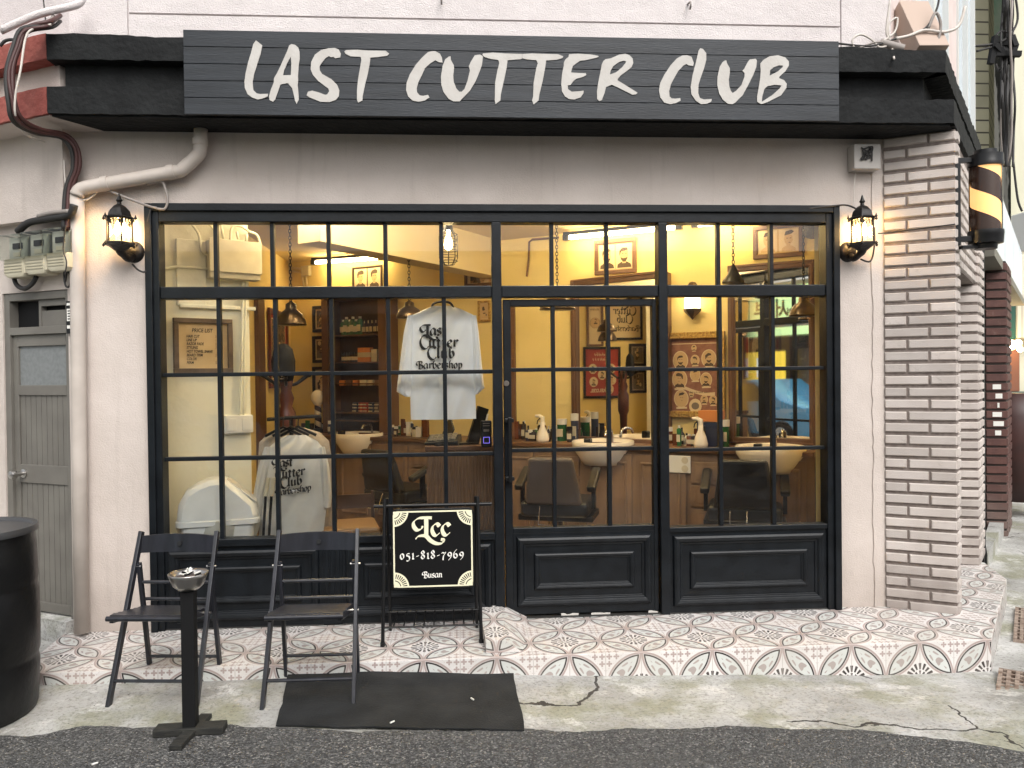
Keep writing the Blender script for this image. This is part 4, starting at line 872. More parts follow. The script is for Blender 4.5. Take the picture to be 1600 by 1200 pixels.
def spray(x, y, lab):
    off = .38; u, z = WW.px(x, y, off); t = thing('spray_bottle', lab, 'spray bottle', onwall(WW, u, CT, off), -32, 'cream spray bottles')
    MB().lathe([(.055, 0), (.06, .03), (.045, .09), (.022, .14), (.02, .18)], n=16).build('bottle', CERAM, t, smooth=True)
    mb = MB(); mb.tube([(0, 0, .17), (.0, 0, .22), (-.03, 0, .235), (-.07, 0, .235)], [.02, .022, .018, .012], 8); mb.build('spray_head', CERAM, t, smooth='auto'); MB().tube([(-.02, 0, .22), (-.05, 0, .19), (-.055, 0, .16)], .005, 6).build('trigger', BLK, t)
spray(848, 690, 'cream spray bottle on the counter left of the middle chair'); spray(1095, 690, 'cream spray bottle under the gilt framed poster')
so = LBL; u, z = WW.px(1063, 725, .47); t = thing('wall_socket', 'white double power socket on the cabinet front at the right', 'socket', onwall(WW, u, z - .07, .482), -32); MB().box(-.09, .09, -.012, 0, 0, .14).build('plate', WHITEP, t, bevel=.004)
for k in (-1, 1): MB().lathe([(.028, 0), (.028, -.003)], (0.045, -.013, .07 + k * .034), 14, 'y').build('outlet', LBL, t)
# small barber pole lamp
u, z = WW.px(497, 650, .2); t = thing('table_barber_pole', 'small striped barber pole with a white globe on the far counter', 'barber pole', onwall(WW, u, CT, .2), -32)
def stripemat(name, ca, cb, k, emit=0, dens=1.0, hf=.5):
    m, tt, b = newmat(name); tc = nd(tt, 'ShaderNodeTexCoord'); s = nd(tt, 'ShaderNodeSeparateXYZ'); tt.links.new(tc.outputs['Object'], s.inputs[0])
    a = mth(tt, 'DIVIDE', mth(tt, 'ARCTAN2', s.outputs[1], s.outputs[0]), 2 * math.pi); v = mth(tt, 'FRACT', mth(tt, 'ADD', mth(tt, 'MULTIPLY', a, dens), mth(tt, 'MULTIPLY', s.outputs[2], k)))
    f = mth(tt, 'LESS_THAN', v, hf); c = mix(tt, f, ca, cb); tt.links.new(c, b.inputs['Base Color']); b.inputs['Roughness'].default_value = .2
    if emit: tt.links.new(c, b.inputs['Emission Color']); tt.links.new(mth(tt, 'MULTIPLY_ADD', f, emit, .05), b.inputs['Emission Strength'])
    return m
MB().lathe([(.06, 0), (.06, .04), (.035, .05)], n=14).build('base', BLK, t, smooth='auto'); MB().lathe([(.038, .05), (.038, .30)], n=16).build('striped_tube', stripemat('navy_stripe', (.6, .55, .45), (.04, .03, .05), 9), t, smooth=True); MB().lathe([(.03, .30), (.045, .31), (.075, .36), (.078, .40), (.06, .44), (.03, .465), (0, .47)], n=18).build('globe', CERAM, t, smooth=True)
# ---- barber chairs
def barber_chair(lab, loc, rz, cape=False):
    t = thing('barber_chair', lab, 'barber chair', loc, rz, 'barber chairs facing the mirrors')
    mb = MB(); vs = [(-.20, -.30, .52), (.20, -.30, .52), (.25, -.20, .52), (-.25, -.20, .52), (-.17, -.42, 1.02), (.17, -.42, 1.02), (.2, -.33, 1.02), (-.2, -.33, 1.02)]
    mb.add([(-.225, -.27, .50), (.225, -.27, .50), (.225, -.17, .50), (-.225, -.17, .50), (-.17, -.37, .88), (.17, -.37, .88), (.17, -.28, .88), (-.17, -.28, .88)], [(0, 3, 2, 1), (4, 5, 6, 7), (0, 1, 5, 4), (1, 2, 6, 5), (2, 3, 7, 6), (3, 0, 4, 7)])
    mb.build('backrest', LEATHG if cape else LEATH, t, bevel=.03, seg=3)
    MB().box(-.27, .27, -.24, .26, .40, .52).build('seat', LEATH, t, bevel=.03, seg=3)
    for s in (-1, 1):
        mb = MB(); mb.bar((s * .29, -.20, .62), (s * .29, .14, .74), .07, .05); mb.build('armrest', LEATH, t, bevel=.015)
        MB().bar((s * .29, -.05, .45), (s * .29, -.05, .66), .03, .04).build('arm_support', BLK, t)
    MB().box(-.30, .30, -.18, .2, .36, .41).build('seat_frame', BLK, t, bevel=.01)
    mb = MB(); mb.lathe([(.30, 0), (.29, .03), (.10, .05), (.06, .07), (.06, .36)], n=24); mb.build('pedestal', CHROME, t, smooth='auto')
    mb = MB(); mb.tube([(-.16, .24, .38), (-.16, .42, .18), (-.16, .5, .12)], .012, 8); mb.tube([(.16, .24, .38), (.16, .42, .18), (.16, .5, .12)], .012, 8); mb.box(-.2, .2, .44, .56, .10, .12); mb.build('footrest', CHROME, t)
    mb = MB(); mb.tube([(-.10, -.27, .49), (-.10, -.33, .36), (.02, -.33, .36), (.02, -.27, .49)], .007, 6); mb.build('towel_rail', CHROME, t)
    return t
def cp(x, Y): p = FY(x, 650, Y); return (p.x, p.y, FZ)
barber_chair('black barber chair with its back to the right window panes', cp(1163, .95), -22)
barber_chair('barber chair behind the door with a grey cape over its back', cp(872, 1.35), -18, True)
barber_chair('dark barber chair half hidden left of the reception desk', cp(628, 2.2), -40)
# waiting chair
t = thing('waiting_chair', 'low chair with tan seat and black curved arm frame inside the left window', 'chair', cp(540, .62), 12)
MB().box(-.21, .21, -.2, .2, .43, .49).build('seat', mat('tan_vinyl', (.22, .13, .06), .5), t, bevel=.02)
mb = MB(); mb.box(-.17, .19, .20, .225, .56, .66); mb.tube([(.2, .21, .40), (.2, .22, .68)], .013, 8); mb.tube([(-.2, .21, .40), (-.2, .22, .68)], .013, 8); mb.build('backrest', DKWOOD, t)
for a, b in ((-1, -1), (1, -1), (-1, 1), (1, 1)): MB().tube([(a * .19, b * .18, .43), (a * .21, b * .2, 0)], .012, 8).build('leg', BLK, t)
MB().tube([(-.2, .2, .42), (-.3, .0, .44), (-.34, -.1, .55), (-.36, -.12, .66)], [.02, .02, .024, .028, .03], 10, 3).build('armrest', BLK, t, smooth=True)
# reception desk
a0 = FY(666, 700, .34); a1 = FY(775, 700, .34); w_ = a1.x - a0.x; DH = FY(700, 697, .34).z
t = thing('reception_desk', 'fluted brown wood reception desk against the window left of the door', 'desk', (a0.x, .34, FZ)); MB().box(0, w_, 0, .55, 0, DH - FZ - .03).build('desk_body', FLUT, t); MB().box(-.01, w_ + .01, -.015, .56, DH - FZ - .03, DH - FZ).build('desk_top', DWOOD, t, bevel=.003)
mb = MB()
for k in range(int(w_ / .022)): mb.lathe([(.008, .0), (.008, DH - FZ - .032)], (.012 + k * .022, 0, 0), 8)
mb.build('fluting', FLUT, t, smooth='auto')
lp = thing('laptop', 'open black laptop lying on the reception desk', 'laptop', (a0.x + .18, .48, DH), 20)
MB().box(-.15, .15, -.1, .1, 0, .015).build('keyboard_base', BLK, lp, bevel=.003); mb = MB(); mb.bar((0, .1, .01), (0, .17, .10), .30, .01, (1, 0, 0)); mb.build('screen', BLK, lp)
t = thing('cash_register', 'black till with grey keys on the reception desk', 'till', (a0.x + .10, .40, DH), -12); mb = MB(); mb.add([(-.11, -.03, 0), (.12, -.03, 0), (.12, .1, 0), (-.11, .1, 0), (-.11, -.03, .02), (.12, -.03, .035), (.12, .1, .07), (-.11, .1, .06)], [(0, 3, 2, 1), (4, 5, 6, 7), (0, 1, 5, 4), (1, 2, 6, 5), (2, 3, 7, 6), (3, 0, 4, 7)]); mb.build('body', BLK, t, bevel=.004)
mb = MB()
for i in range(6):
    for j in range(3): mb.box(-.09 + i * .032, -.065 + i * .032, -.01 + j * .034, .015 + j * .034, .03 + .006 * i * .4 + .012 * j, .044 + .006 * i * .4 + .012 * j)
mb.build('keys', mat('grey_keys', (.35, .33, .28), .5), t)
t = thing('card_display', 'white tilted card stand on the desk near the door post', 'stand', (a1.x - .10, .45, DH), 0); MB().bar((0, 0, 0), (.05, .03, .2), .01, .12).build('card', WHITEP, t); MB().bar((-.06, .0, .0), (.02, .03, .25), .03, .08).build('holder', BLK, t)
rd_ = FY(760, 678, .1); t = thing('card_reader', 'black payment terminal with a small purple screen square beside the door post', 'card reader', (rd_.x, .12, rd_.z - .085)); MB().box(-.034, .034, -.02, .02, 0, .17).build('case', BLK, t, bevel=.006)
mb = MB(); mb.box(-.02, .02, -.022, -.0205, .025, .027); mb.box(-.02, .02, -.022, -.0205, .063, .065); mb.box(-.02, -.018, -.022, -.0205, .027, .063); mb.box(.018, .02, -.022, -.0205, .027, .063); mb.build('lit_square', mat('purple_led', (.2, .15, .8), .5, emit=1.2), t)
mb = MB(); mb.box(-.018, .018, -.022, -.0205, .1, .115); mb.box(-.022, .022, -.022, -.0205, .135, .14); mb.box(-.022, .022, -.022, -.0205, .15, .155); mb.build('printed_marks', GREYP, t)
# ---- wing wall: price list, panel, switches
def priceart(mb, w_, h_, z, y):
    mb.m = 7; mb.box
    textmesh(mb, 'PRICE LIST', -.02 * w_, z + h_ * .80, h_ * .12, y, 'CENTER', .15, .8, bold=.0006)
    for i, s in enumerate(('HAIR CUT', 'LINE UP', 'RAZOR FADE', 'STYLING', 'HOT TOWEL SHAVE', 'BEARD TRIM', 'COLOR', 'PERM')):
        textmesh(mb, s, -.34 * w_, z + h_ * (.68 - .083 * i), h_ * .085, y, 'LEFT', .2, .72, bold=.0006); textmesh(mb, '3157 2 5 7'[i] + '.', .24 * w_, z + h_ * (.68 - .083 * i), h_ * .085, y, 'LEFT', .1, .8)
picture(LW, 270, 498, 362, 583, 'price_list', 'hand lettered price list on kraft paper in a brown frame', priceart, frm=mat('worn_brown_frame', (.07, .045, .03), .55, c2=(.12, .085, .06), scale=12), fw=.032, bg=PAPER, thick=.03, cat_='price list')
def wbox(W, x0, y0, x1, y1, d, name, label, m, c_='box', bev=.006):
    u0, u1, z0, z1 = put(W, x0, y0, x1, y1, d); t = thing(name, label, c_, onwall(W, (u0 + u1) / 2, z0), math.degrees(W.a)); w_, h_ = u1 - u0, z1 - z0
    MB().box(-w_ / 2, w_ / 2, -d, 0, 0, h_).build('case', m, t, bevel=bev); return t, w_, h_
wbox(LW, 276, 374, 322, 478, .02, 'service_hatch', 'flat cream board on the wing wall left of the fuse box', GWALL, 'panel')
t, w_, h_ = wbox(LW, 328, 377, 407, 436, .09, 'fuse_box', 'cream metal fuse box mounted high on the wing wall', CREAMP, 'fuse box'); MB().box(-w_ / 2 - .006, w_ / 2 + .006, -.105, -.09, .04, h_ + .005).build('lid', CREAMP, t, bevel=.004)
wbox(LW, 281, 477, 400, 483, .03, 'wall_ledge', 'narrow cream ledge under the fuse box', GWALL, 'ledge')
t, w_, h_ = wbox(LW, 351, 649, 396, 677, .05, 'switch_box', 'white light switch box low on the wing wall', WHITEP, 'switch')
for k in (-1, 1): MB().box(k * w_ * .25 - .03, k * w_ * .25 + .03, -.056, -.05, .02, h_ - .02).build('switch_plate', WHITEP, t, bevel=.002)
def lwp(x, y, off=.03): u, z = LW.px(x, y, off); return LW.pt(u, z, off)
cd = MB(); 
for path in ([(296, 346), (310, 365), (315, 392), (327, 400)], [(322, 346), (335, 360), (337, 376)], [(345, 350), (350, 376)], [(360, 376), (362, 356), (375, 353), (390, 362), (402, 368), (408, 388)], [(372, 374), (370, 362)], [(384, 377), (386, 366)], [(257, 420), (275, 417), (310, 419), (328, 421)], [(380, 440), (378, 520), (377, 600), (374, 650)], [(385, 440), (382, 560), (381, 650)]):
    cd.tube([lwp(a, b) for a, b in path], .009, 8, 4)
tag(cd.build('electrical_conduit', GWALL, smooth=True), 'cream conduit pipes looping around the fuse box and down the wing wall', 'conduit')
# junction box far left on mirror wall and conduit run
t, w_, h_ = wbox(WW, 470, 415, 482, 431, .05, 'junction_box', 'small cream junction box under the ceiling at the far left', CREAMP)
cd = MB()
for path in ([(408, 404), (430, 414), (470, 420)], [(408, 412), (440, 420), (470, 426)], [(472, 431), (475, 449)], [(478, 431), (480, 449)]): cd.tube([WW.pt(*WW.px(a, b, .02), .02) for a, b in path], .012, 6, 3)
tag(cd.build('ceiling_conduit', CEIL, smooth=True), 'cream conduit feeding the small junction box at the back', 'conduit')
cd = MB(); cd.tube([WW.pt(*WW.px(a, b, .02), .02) for a, b in ((873, 371), (832, 374), (827, 378), (826, 405), (823, 432))], .011, 6); tag(cd.build('light_cable', DWOOD), 'thin brown cable running from the tube light down the corner', 'cable')
# ---- lights inside
def tube_light(pa, pb, lab):
    off = .16; a = WW.pt(*WW.px(*pa, off), off); b = WW.pt(*WW.px(*pb, off), off); t = thing('tube_light', lab, 'tube light', tuple(a), 0, 'warm tube lights along the ceiling')
    v = b - a; MB().tube([(0, 0, 0), tuple(v)], .019, 12).build('lamp_tube', TUBEM, t, smooth='auto'); e = v.normalized() * .06
    MB().bar(tuple(-e + Vector((0, 0, .035))), tuple(v + e + Vector((0, 0, .035))), .03, .03).build('housing', BLK, t); MB().bar(tuple(-e), tuple(-e * .05), .05, .05).build('end_cap', BLK, t); MB().bar(tuple(v + e * .05), tuple(v + e), .05, .05).build('end_cap', BLK, t)
tube_light((494, 410), (592, 403), 'glowing tube light at the far left under the ceiling'); tube_light((890, 371), (1055, 355), 'long glowing tube light above the door mirror'); tube_light((1092, 351), (1180, 343), 'glowing tube light at the top of the right window')
for k_, (xx, yy) in enumerate(((-.75, .62), (1.05, .62))):  # two unseen tubes added to fill the room with more even light
    t = thing('tube_light', ('added fill tube, hidden from view, close to the ceiling just inside the left window', 'added fill tube, hidden from view, close to the ceiling just inside the door')[k_], 'tube light', (xx, yy, CZ - .06), 0, 'warm tube lights along the ceiling')
    MB().tube([(-.55, 0, 0), (.55, 0, 0)], .019, 12).build('lamp_tube', mat('added_fill_tube', (1.0, .80, .48), .5, emit=85), t, smooth='auto'); MB().box(-.6, .6, -.02, .02, .022, .055).build('housing', BLK, t)
def chain(mb, x0, z0, z1, y=0, link=.035):
    k = max(1, int((z1 - z0) / (link * .75)))
    for i in range(k):
        c = z0 + (i + .5) * (z1 - z0) / k; h = link * .5; r = link * .27; pts = [(r * math.cos(a), 0, h * math.sin(a)) for a in [2 * math.pi * q / 8 for q in range(9)]]
        if i % 2: pts = [(0, p[0], p[2]) for p in pts]
        mb.tube([(x0 + p[0], y + p[1], c + p[2]) for p in pts], .0035, 5, cap=False)
def pendant(x, ytop, ybot, Y, wpx, lab, style=0, m=COP):
    b = FY(x, ybot, Y); tp = FY(x, ytop, Y); D = Y - CY; r = wpx / 2 / FPX * D; h = (tp.z - b.z)
    t = thing('pendant_lamp', lab, 'pendant lamp', (b.x, b.y, b.z), 0, 'chain hung pendant lamps')
    prof = [(r * 1.02, 0), (r, .01), (r * .93, h * .25), (r * .72, h * .48), (r * .42, h * .62), (r * .36, h * .68), (r * .34, h * .86), (r * .12, h * .95), (r * .1, h)] if style == 0 else [(r, 0), (r, h * .1), (r * .55, h * .45), (r * .2, h * .85), (r * .08, h)]
    MB().lathe(prof, n=24 if style == 0 else 8).build('shade', m, t, smooth='auto' if style else True)
    mb = MB(); chain(mb, 0, h, CZ - b.z - .02); mb.build('chain', BLK, t)
    MB().lathe([(.05, CZ - b.z - .025), (.05, CZ - b.z - .001)], n=16).build('ceiling_rose', BLK, t); return t
pendant(455, 470, 508, 1.35, 46, 'dark bronze dome pendant over the coat stand'); pendant(640, 469, 497, 1.6, 42, 'bronze dome pendant half hidden behind the white shirt')
pendant(871, 452, 484, 1.3, 56, 'wide black pendant shade seen at the top of the door'); pendant(1146, 412, 443, .9, 37, 'black conical pendant at the top of the right window', 1, BLK); pendant(1256, 460, 494, 1.0, 46, 'bronze dome pendant in front of the right mirror')
# caged lamp
b = FY(701, 415, .5); tz = FY(701, 351, .5).z; h = tz - b.z - .04; t = thing('caged_lamp', 'lit bulb in a round black wire cage hanging inside the left window', 'cage lamp', (b.x, b.y, b.z))
mb = MB(); r = .063
for k in range(8): a = k * math.pi / 4; mb.tube([(0, 0, 0), (r * .6 * math.cos(a), r * .6 * math.sin(a), .005), (r * math.cos(a), r * math.sin(a), .05), (r * math.cos(a), r * math.sin(a), h - .04), (r * .5 * math.cos(a), r * .5 * math.sin(a), h)], .003, 5)
for k in range(6): z = .03 + (h - .06) * k / 5; mb.tube([(r * math.cos(q), r * math.sin(q), z) for q in [2 * math.pi * i / 20 for i in range(21)]], .0028, 5, cap=False)
mb.build('wire_cage', BLK, t); MB().lathe([(.035, h), (.03, h + .03), (.01, h + .05), (.006, h + .06), (.006, CZ - b.z)], n=12).build('cap', BLK, t, smooth='auto')
MB().lathe([(0, h * .42), (.022, h * .48), (.03, h * .6), (.022, h * .75), (.012, h * .85), (.012, h)], n=14).build('bulb', GLOW, t, smooth=True)
# sconce on mirror wall
u, z = WW.px(1083, 500, .06); t = thing('inner_sconce', 'lit glass wall sconce above the gilt framed poster', 'wall lamp', onwall(WW, u, z, .08), -32)
MB().lathe([(0, 0), (.075, .075), (.078, .095)], n=6).build('base', COP, t); MB().lathe([(.068, .096), (.068, .23)], n=6).build('shade', LANT, t); MB().lathe([(.085, .23), (.03, .32), (0, .33)], n=6).build('roof', COP, t); MB().box(-.02, .02, 0.0, .08, .05, .09).build('arm', COP, t)
# speaker / detector
p = WW.pt(*WW.px(1268, 360, .1), .1); t = thing('wall_speaker', 'small grey round speaker at the top right corner of the shop', 'speaker', tuple(p)); MB().lathe([(0, -.05), (.05, -.045), (.07, 0), (.05, .06), (0, .07)], n=16, axis='y').build('body', mat('grey_speaker', (.12, .11, .10), .5), t, smooth=True)
# ================================================================== CLOTHES, BIN, COAT STAND
def cloth(rows, Y, depth=.05, cols=26, fold=.008, ph=0, freq=7.0):
    """rows = (z, x_left, x_right, bulge); a closed draped sheet"""
    mb = MB(); n = cols; vs = []
    for side in (0, 1):
        for j, (z, a, b, bl) in enumerate(rows):
            for i in range(n):
                s = i / (n - 1); x = a + (b - a) * s; e = math.sin(math.pi * s) ** .6; f = fold * math.sin(s * freq * 2 + j * .35 + ph + side) + fold * .6 * math.sin(s * freq * 4.3 + j * .8 + ph)
                vs.append((x, Y + (-1 if side == 0 else 1) * depth * bl * e - f * e, z))
    m = len(rows); fs = []
    for side in (0, 1):
        o = side * m * n
        for j in range(m - 1):
            for i in range(n - 1):
                q = (o + j * n + i, o + j * n + i + 1, o + (j + 1) * n + i + 1, o + (j + 1) * n + i); fs.append(q if side == 0 else q[::-1])
    mb.add(vs, fs); return mb
def rows_px(L, Y, sub=4):
    """L = [(y, xl, xr, bulge)] in reference pixels, interpolated"""
    out = []
    for (y0, a0, b0, c0_), (y1, a1, b1, c1_) in zip(L, L[1:]):
        for k in range(sub):
            s = k / sub; y = y0 + (y1 - y0) * s; a = FY(a0 + (a1 - a0) * s, y, Y); b = FY(b0 + (b1 - b0) * s, y, Y); out.append(((a.z + b.z) / 2, a.x, b.x, c0_ + (c1_ - c0_) * s))
    y, a, b, c = L[-1]; A_ = FY(a, y, Y); B_ = FY(b, y, Y); out.append(((A_.z + B_.z) / 2, A_.x, B_.x, c)); return out
def penfit(mb, s, xa, xb, base, xh, Y, y, w=.3, tilt=0, conv=None):
    a = FY(xa, base, Y); b = FY(xb, base, Y); h = xh / FPX * (Y - CY); adv = sum(GLY.get(c, (.6,))[0] for c in s); tot = (b.x - a.x) / h; gap = (tot - adv) / len(s)
    pen(mb, s, a.x, a.z, h, y, w=w, gap=gap, tilt=tilt, conv=conv)
TY = .17
ts = thing('hanging_shirt', 'white long sleeved shirt with black lettering hanging at the top of the left window', 'shirt')
cloth(rows_px([(478, 676, 706, .1), (484, 662, 722, .35), (492, 644, 739, .6), (510, 639, 743, .9), (560, 640, 743, 1), (620, 641, 743, 1), (655, 642, 744, .9)], TY), TY, .045, fold=.015, freq=5).build('body', CLOTHW, ts, smooth=True)
cloth(rows_px([(493, 637, 646, .4), (520, 631, 645, .7), (560, 626, 645, .8), (600, 621, 643, .8), (612, 620, 642, .7), (620, 634, 641, .5)], TY), TY - .01, .035, 10).build('sleeve', CLOTHW, ts, smooth=True)
cloth(rows_px([(493, 736, 744, .4), (520, 737, 748, .7), (560, 738, 752, .8), (600, 740, 756, .8), (606, 741, 757, .7), (616, 742, 746, .5)], TY), TY - .01, .035, 10).build('sleeve', CLOTHW, ts, smooth=True)
a = FY(691, 479, TY); mb = MB(); mb.tube([(a.x + q, TY, a.z + .0 + w2) for q, w2 in ((-.07, -.02), (-.06, .015), (-.02, .03), (.03, .03), (.06, .015), (.075, -.02))], .008, 8, 3); mb.tube([(a.x, TY, a.z + .03), (a.x, TY, a.z + .07), (a.x + .02, TY - .01, a.z + .1)], .004, 6, 3); mb.build('hanger', BLK, ts, smooth=True)
def front(Y, depth, x0, x1, extra=.012):
    def f(c):
        s = max(0, min(1, (c[0] - x0) / (x1 - x0))); return (c[0], Y - depth * math.sin(math.pi * s) ** .6 - extra + (c[1] - 0), c[2])
    return f
xa = FY(640, 560, TY).x; xb = FY(743, 560, TY).x; cv = front(TY, .045, xa, xb, .022); mb = MB()
penfit(mb, 'Last', 659, 698, 524.5, 10, TY, 0, .42, conv=cv); penfit(mb, 'Cutter', 657, 717, 543, 10, TY, 0, .42, conv=cv); penfit(mb, 'Club', 669, 712, 559.5, 10, TY, 0, .42, conv=cv); penfit(mb, 'Barbershop', 652, 723, 576, 7.4, TY, 0, .36, conv=cv)
mb.build('lettering', INK, ts)
# sweatshirts on a rail
GY = .40
t = thing('hanging_sweatshirt', 'light grey sweatshirt with black lettering hanging low in the left window', 'sweatshirt')
cloth(rows_px([(680, 447, 478, .15), (690, 430, 496, .45), (702, 416, 506, .8), (730, 412, 511, 1), (780, 408, 512, 1), (835, 404, 505, 1), (870, 402, 503, .9)], GY), GY, .05, fold=.015, freq=5).build('body', CLOTHG, t, smooth=True)
cloth(rows_px([(698, 414, 424, .5), (730, 404, 421, .8), (775, 396, 413, .9), (820, 392, 408, .8)], GY), GY - .012, .04, 10).build('sleeve', CLOTHG, t, smooth=True)
cloth(rows_px([(698, 500, 508, .5), (730, 500, 515, .8), (775, 503, 519, .9), (792, 506, 517, .8)], GY), GY - .012, .04, 10).build('sleeve', CLOTHG, t, smooth=True)
xa = FY(412, 740, GY).x; xb = FY(511, 740, GY).x; cv = front(GY, .05, xa, xb, .025); mb = MB()
penfit(mb, 'Last', 430, 461, 729, 8.4, GY, 0, .42, tilt=6, conv=cv); penfit(mb, 'Cutter', 434, 480, 746, 8.4, GY, 0, .42, tilt=7, conv=cv); penfit(mb, 'Club', 442, 476, 759, 8.4, GY, 0, .42, tilt=8, conv=cv); penfit(mb, 'Barbershop', 434, 489, 772.5, 6.4, GY, 0, .36, tilt=8, conv=cv)
mb.build('lettering', INK, t)
GB = .55
t = thing('wool_jacket', 'beige wool jacket hanging behind the grey sweatshirt', 'jacket')
cloth(rows_px([(667, 445, 470, .2), (676, 420, 500, .5), (690, 405, 514, .8), (740, 402, 522, 1), (800, 404, 524, 1), (850, 408, 520, .9)], GB), GB, .06, fold=.014).build('body', CLOTHB, t, smooth=True)
a = FY(455, 655, .47); t = thing('clothes_rail', 'black clothes rail stand carrying the sweatshirts', 'clothes rail', (a.x, .47, FZ)); hh = a.z - FZ
mb = MB(); mb.tube([(-.16, 0, hh), (.2, 0, hh + .02)], .012, 8); mb.tube([(0, 0, 0), (0, 0, hh)], .014, 8); mb.build('rail', BLK, t)
mb = MB(); 
for q in (-.05, 0, .05): mb.tube([(q, -.02, hh - .05), (q, -.01, hh + .0), (q + .01, 0, hh + .02), (q + .02, .01, hh)], .004, 6, 3); mb.tube([(q - .12, -.02, hh - .11), (q, -.02, hh - .05), (q + .12, -.02, hh - .11)], .010, 6)
mb.build('hanger_hooks', BLK, t)
# coat stand with hat
a = FY(447, 600, 1.15); t = thing('coat_stand', 'turned reddish wood coat stand with curved hooks', 'coat stand', (a.x, 1.15, FZ)); hb = FY(447, 590, 1.15).z - FZ
MB().lathe([(.16, 0), (.16, .03), (.04, .06), (.035, .5), (.06, .55), (.035, .6), (.05, 1.0), (.07, 1.05), (.07, 1.25), (.045, 1.3), (.06, 1.36), (.04, 1.42), (.055, hb - .02), (.03, hb + .05)], n=16).build('post', mat('red_turned_wood', (.07, .018, .012), .3), t, smooth=True)
for k in range(4):
    q = k * math.pi / 2 + .2; MB().tube([(0, 0, hb - .06), (.07 * math.cos(q), .07 * math.sin(q), hb - .05), (.14 * math.cos(q), .14 * math.sin(q), hb + .0), (.18 * math.cos(q), .18 * math.sin(q), hb + .025)], [.012, .013, .015, .02], 8, 3).build('hook', BLK, t, smooth=True)
h0 = FY(445, 597, 1.1); h1_ = FY(445, 537, 1.1).z; t = thing('hanging_hat', 'large black round hat hung on top of the coat stand', 'hat', (h0.x, 1.06, h0.z)); H = h1_ - h0.z
MB().lathe([(.0, 0), (.07, .01), (.088, H * .3), (.09, H * .55), (.07, H * .85), (.03, H * .98), (0, H)], n=20, sy=.6).build('crown', BLKM, t, smooth=True)
mb = MB(); mb.disc(-.0, H * .2, .012, .02, -.056, 10); mb.box(-.012, .014, -.0575, -.0565, H * .08, H * .1); mb.build('badge', GREYP, t)
# swing bin
bp_ = FY(338, 800, .22); t = thing('swing_bin', 'white plastic swing lid bin with a liner bag inside the left window', 'bin', (bp_.x, .27, FZ), 14)
zr = FY(338, 806, .22).z - FZ; zt_ = FY(338, 747, .22).z - FZ; hw = .245; hd = .13
def rrect(w, d, r, n=5):
    P = []
    for cx, cy, a in ((w - r, d - r, 0), (-w + r, d - r, 90), (-w + r, -d + r, 180), (w - r, -d + r, 270)):
        for k in range(n + 1): q = R(a + 90 * k / n); P.append((cx + r * math.cos(q), cy + r * math.sin(q)))
    return P
def loft(mb, secs):
    vs = []; n = len(secs[0][0])
    for P, z in secs: vs += [(x, y, z) for x, y in P]
    fs = [(i * n + k, i * n + (k + 1) % n, (i + 1) * n + (k + 1) % n, (i + 1) * n + k) for i in range(len(secs) - 1) for k in range(n)]
    fs += [tuple(range(n))[::-1], tuple(range((len(secs) - 1) * n, len(secs) * n))]; return mb.add(vs, fs)
loft(MB(), [(rrect(hw * .74, hd * .75, .04), 0), (rrect(hw * .9, hd * .92, .05), zr - .05)]).build('body', BINM, t, smooth='auto')
loft(MB(), [(rrect(hw, hd, .06), zr - .055), (rrect(hw + .008, hd + .008, .06), zr - .05), (rrect(hw + .008, hd + .008, .06), zr - .02), (rrect(hw, hd, .06), zr - .015), (rrect(hw, hd, .06), zr)]).build('rim', BINM, t, smooth='auto')
mb = MB(); prof = [(-hw, zr), (-hw + .012, zr + .09), (-.19, zr + .17), (-.12, zt_ - .03), (-.05, zt_ - .004), (.03, zt_), (.06, zt_ - .01), (hw - .015, zr + .07), (hw, zr)]
def ins(P, k): cx = 0; cz = zr; return [(x * k, cz + (z - cz) * k) for x, z in P]
n = len(prof); vs = []; ys_ = [(-hd, 1), (-hd, 1)]
secs = [(-hd + .0, .86), (-hd + .02, .97), (-hd + .05, 1), (hd - .05, 1), (hd - .02, .97), (hd, .86)]
for y, k in secs: vs += [(x, y, z) for x, z in ins(prof, k)]
fs = [(i * n + k, i * n + (k + 1) % n, (i + 1) * n + (k + 1) % n, (i + 1) * n + k) for i in range(len(secs) - 1) for k in range(n)] + [tuple(range(n)), tuple(range((len(secs) - 1) * n, len(secs) * n))[::-1]]
mb.add(vs, fs); mb.build('lid_dome', BINM, t, smooth='auto')
mb = MB(); e0 = Vector((.05, 0, zt_ - .003)); e1 = Vector((hw - .01, 0, zr + .08)); mb.bar(tuple(e0.lerp(e1, .04)), tuple(e1), .17, .010, (1, 0, 0)); mb.build('swing_flap', WHITEP, t, bevel=.004)
cloth([(zr - .02, -hw - .012, hw + .012, 1), (zr - .06, -hw - .016, hw + .02, 1.02), (zr - .12, -hw + .0, hw + .0, 1.03), (zr - .2, -hw + .03, hw - .03, .95), (zr - .26, -hw + .05, hw - .06, .9)], 0, hd * 1.02, 30, .006).build('liner_bag', mat('bag_film', (.55, .55, .5), .25), t, smooth=True)
# folded umbrellas leaning by the bin
for i, (x, lb) in enumerate(((412, 'black stick with pale handle leaning left of its twin by the sweatshirt'), (421, 'black stick with pale handle leaning right of its twin by the sweatshirt'))):
    a = FY(x - 6, 838, .26); b = FY(x + 3, 775, .26); t = thing('leaning_stick', lb, 'stick', tuple(a), 0, 'leaning sticks'); v = b - a; MB().tube([(0, 0, -.3), tuple(v)], .009, 8).build('shaft', BLK, t); MB().tube([tuple(v), tuple(v * 1.45)], .014, 8).build('handle', CREAMP, t)
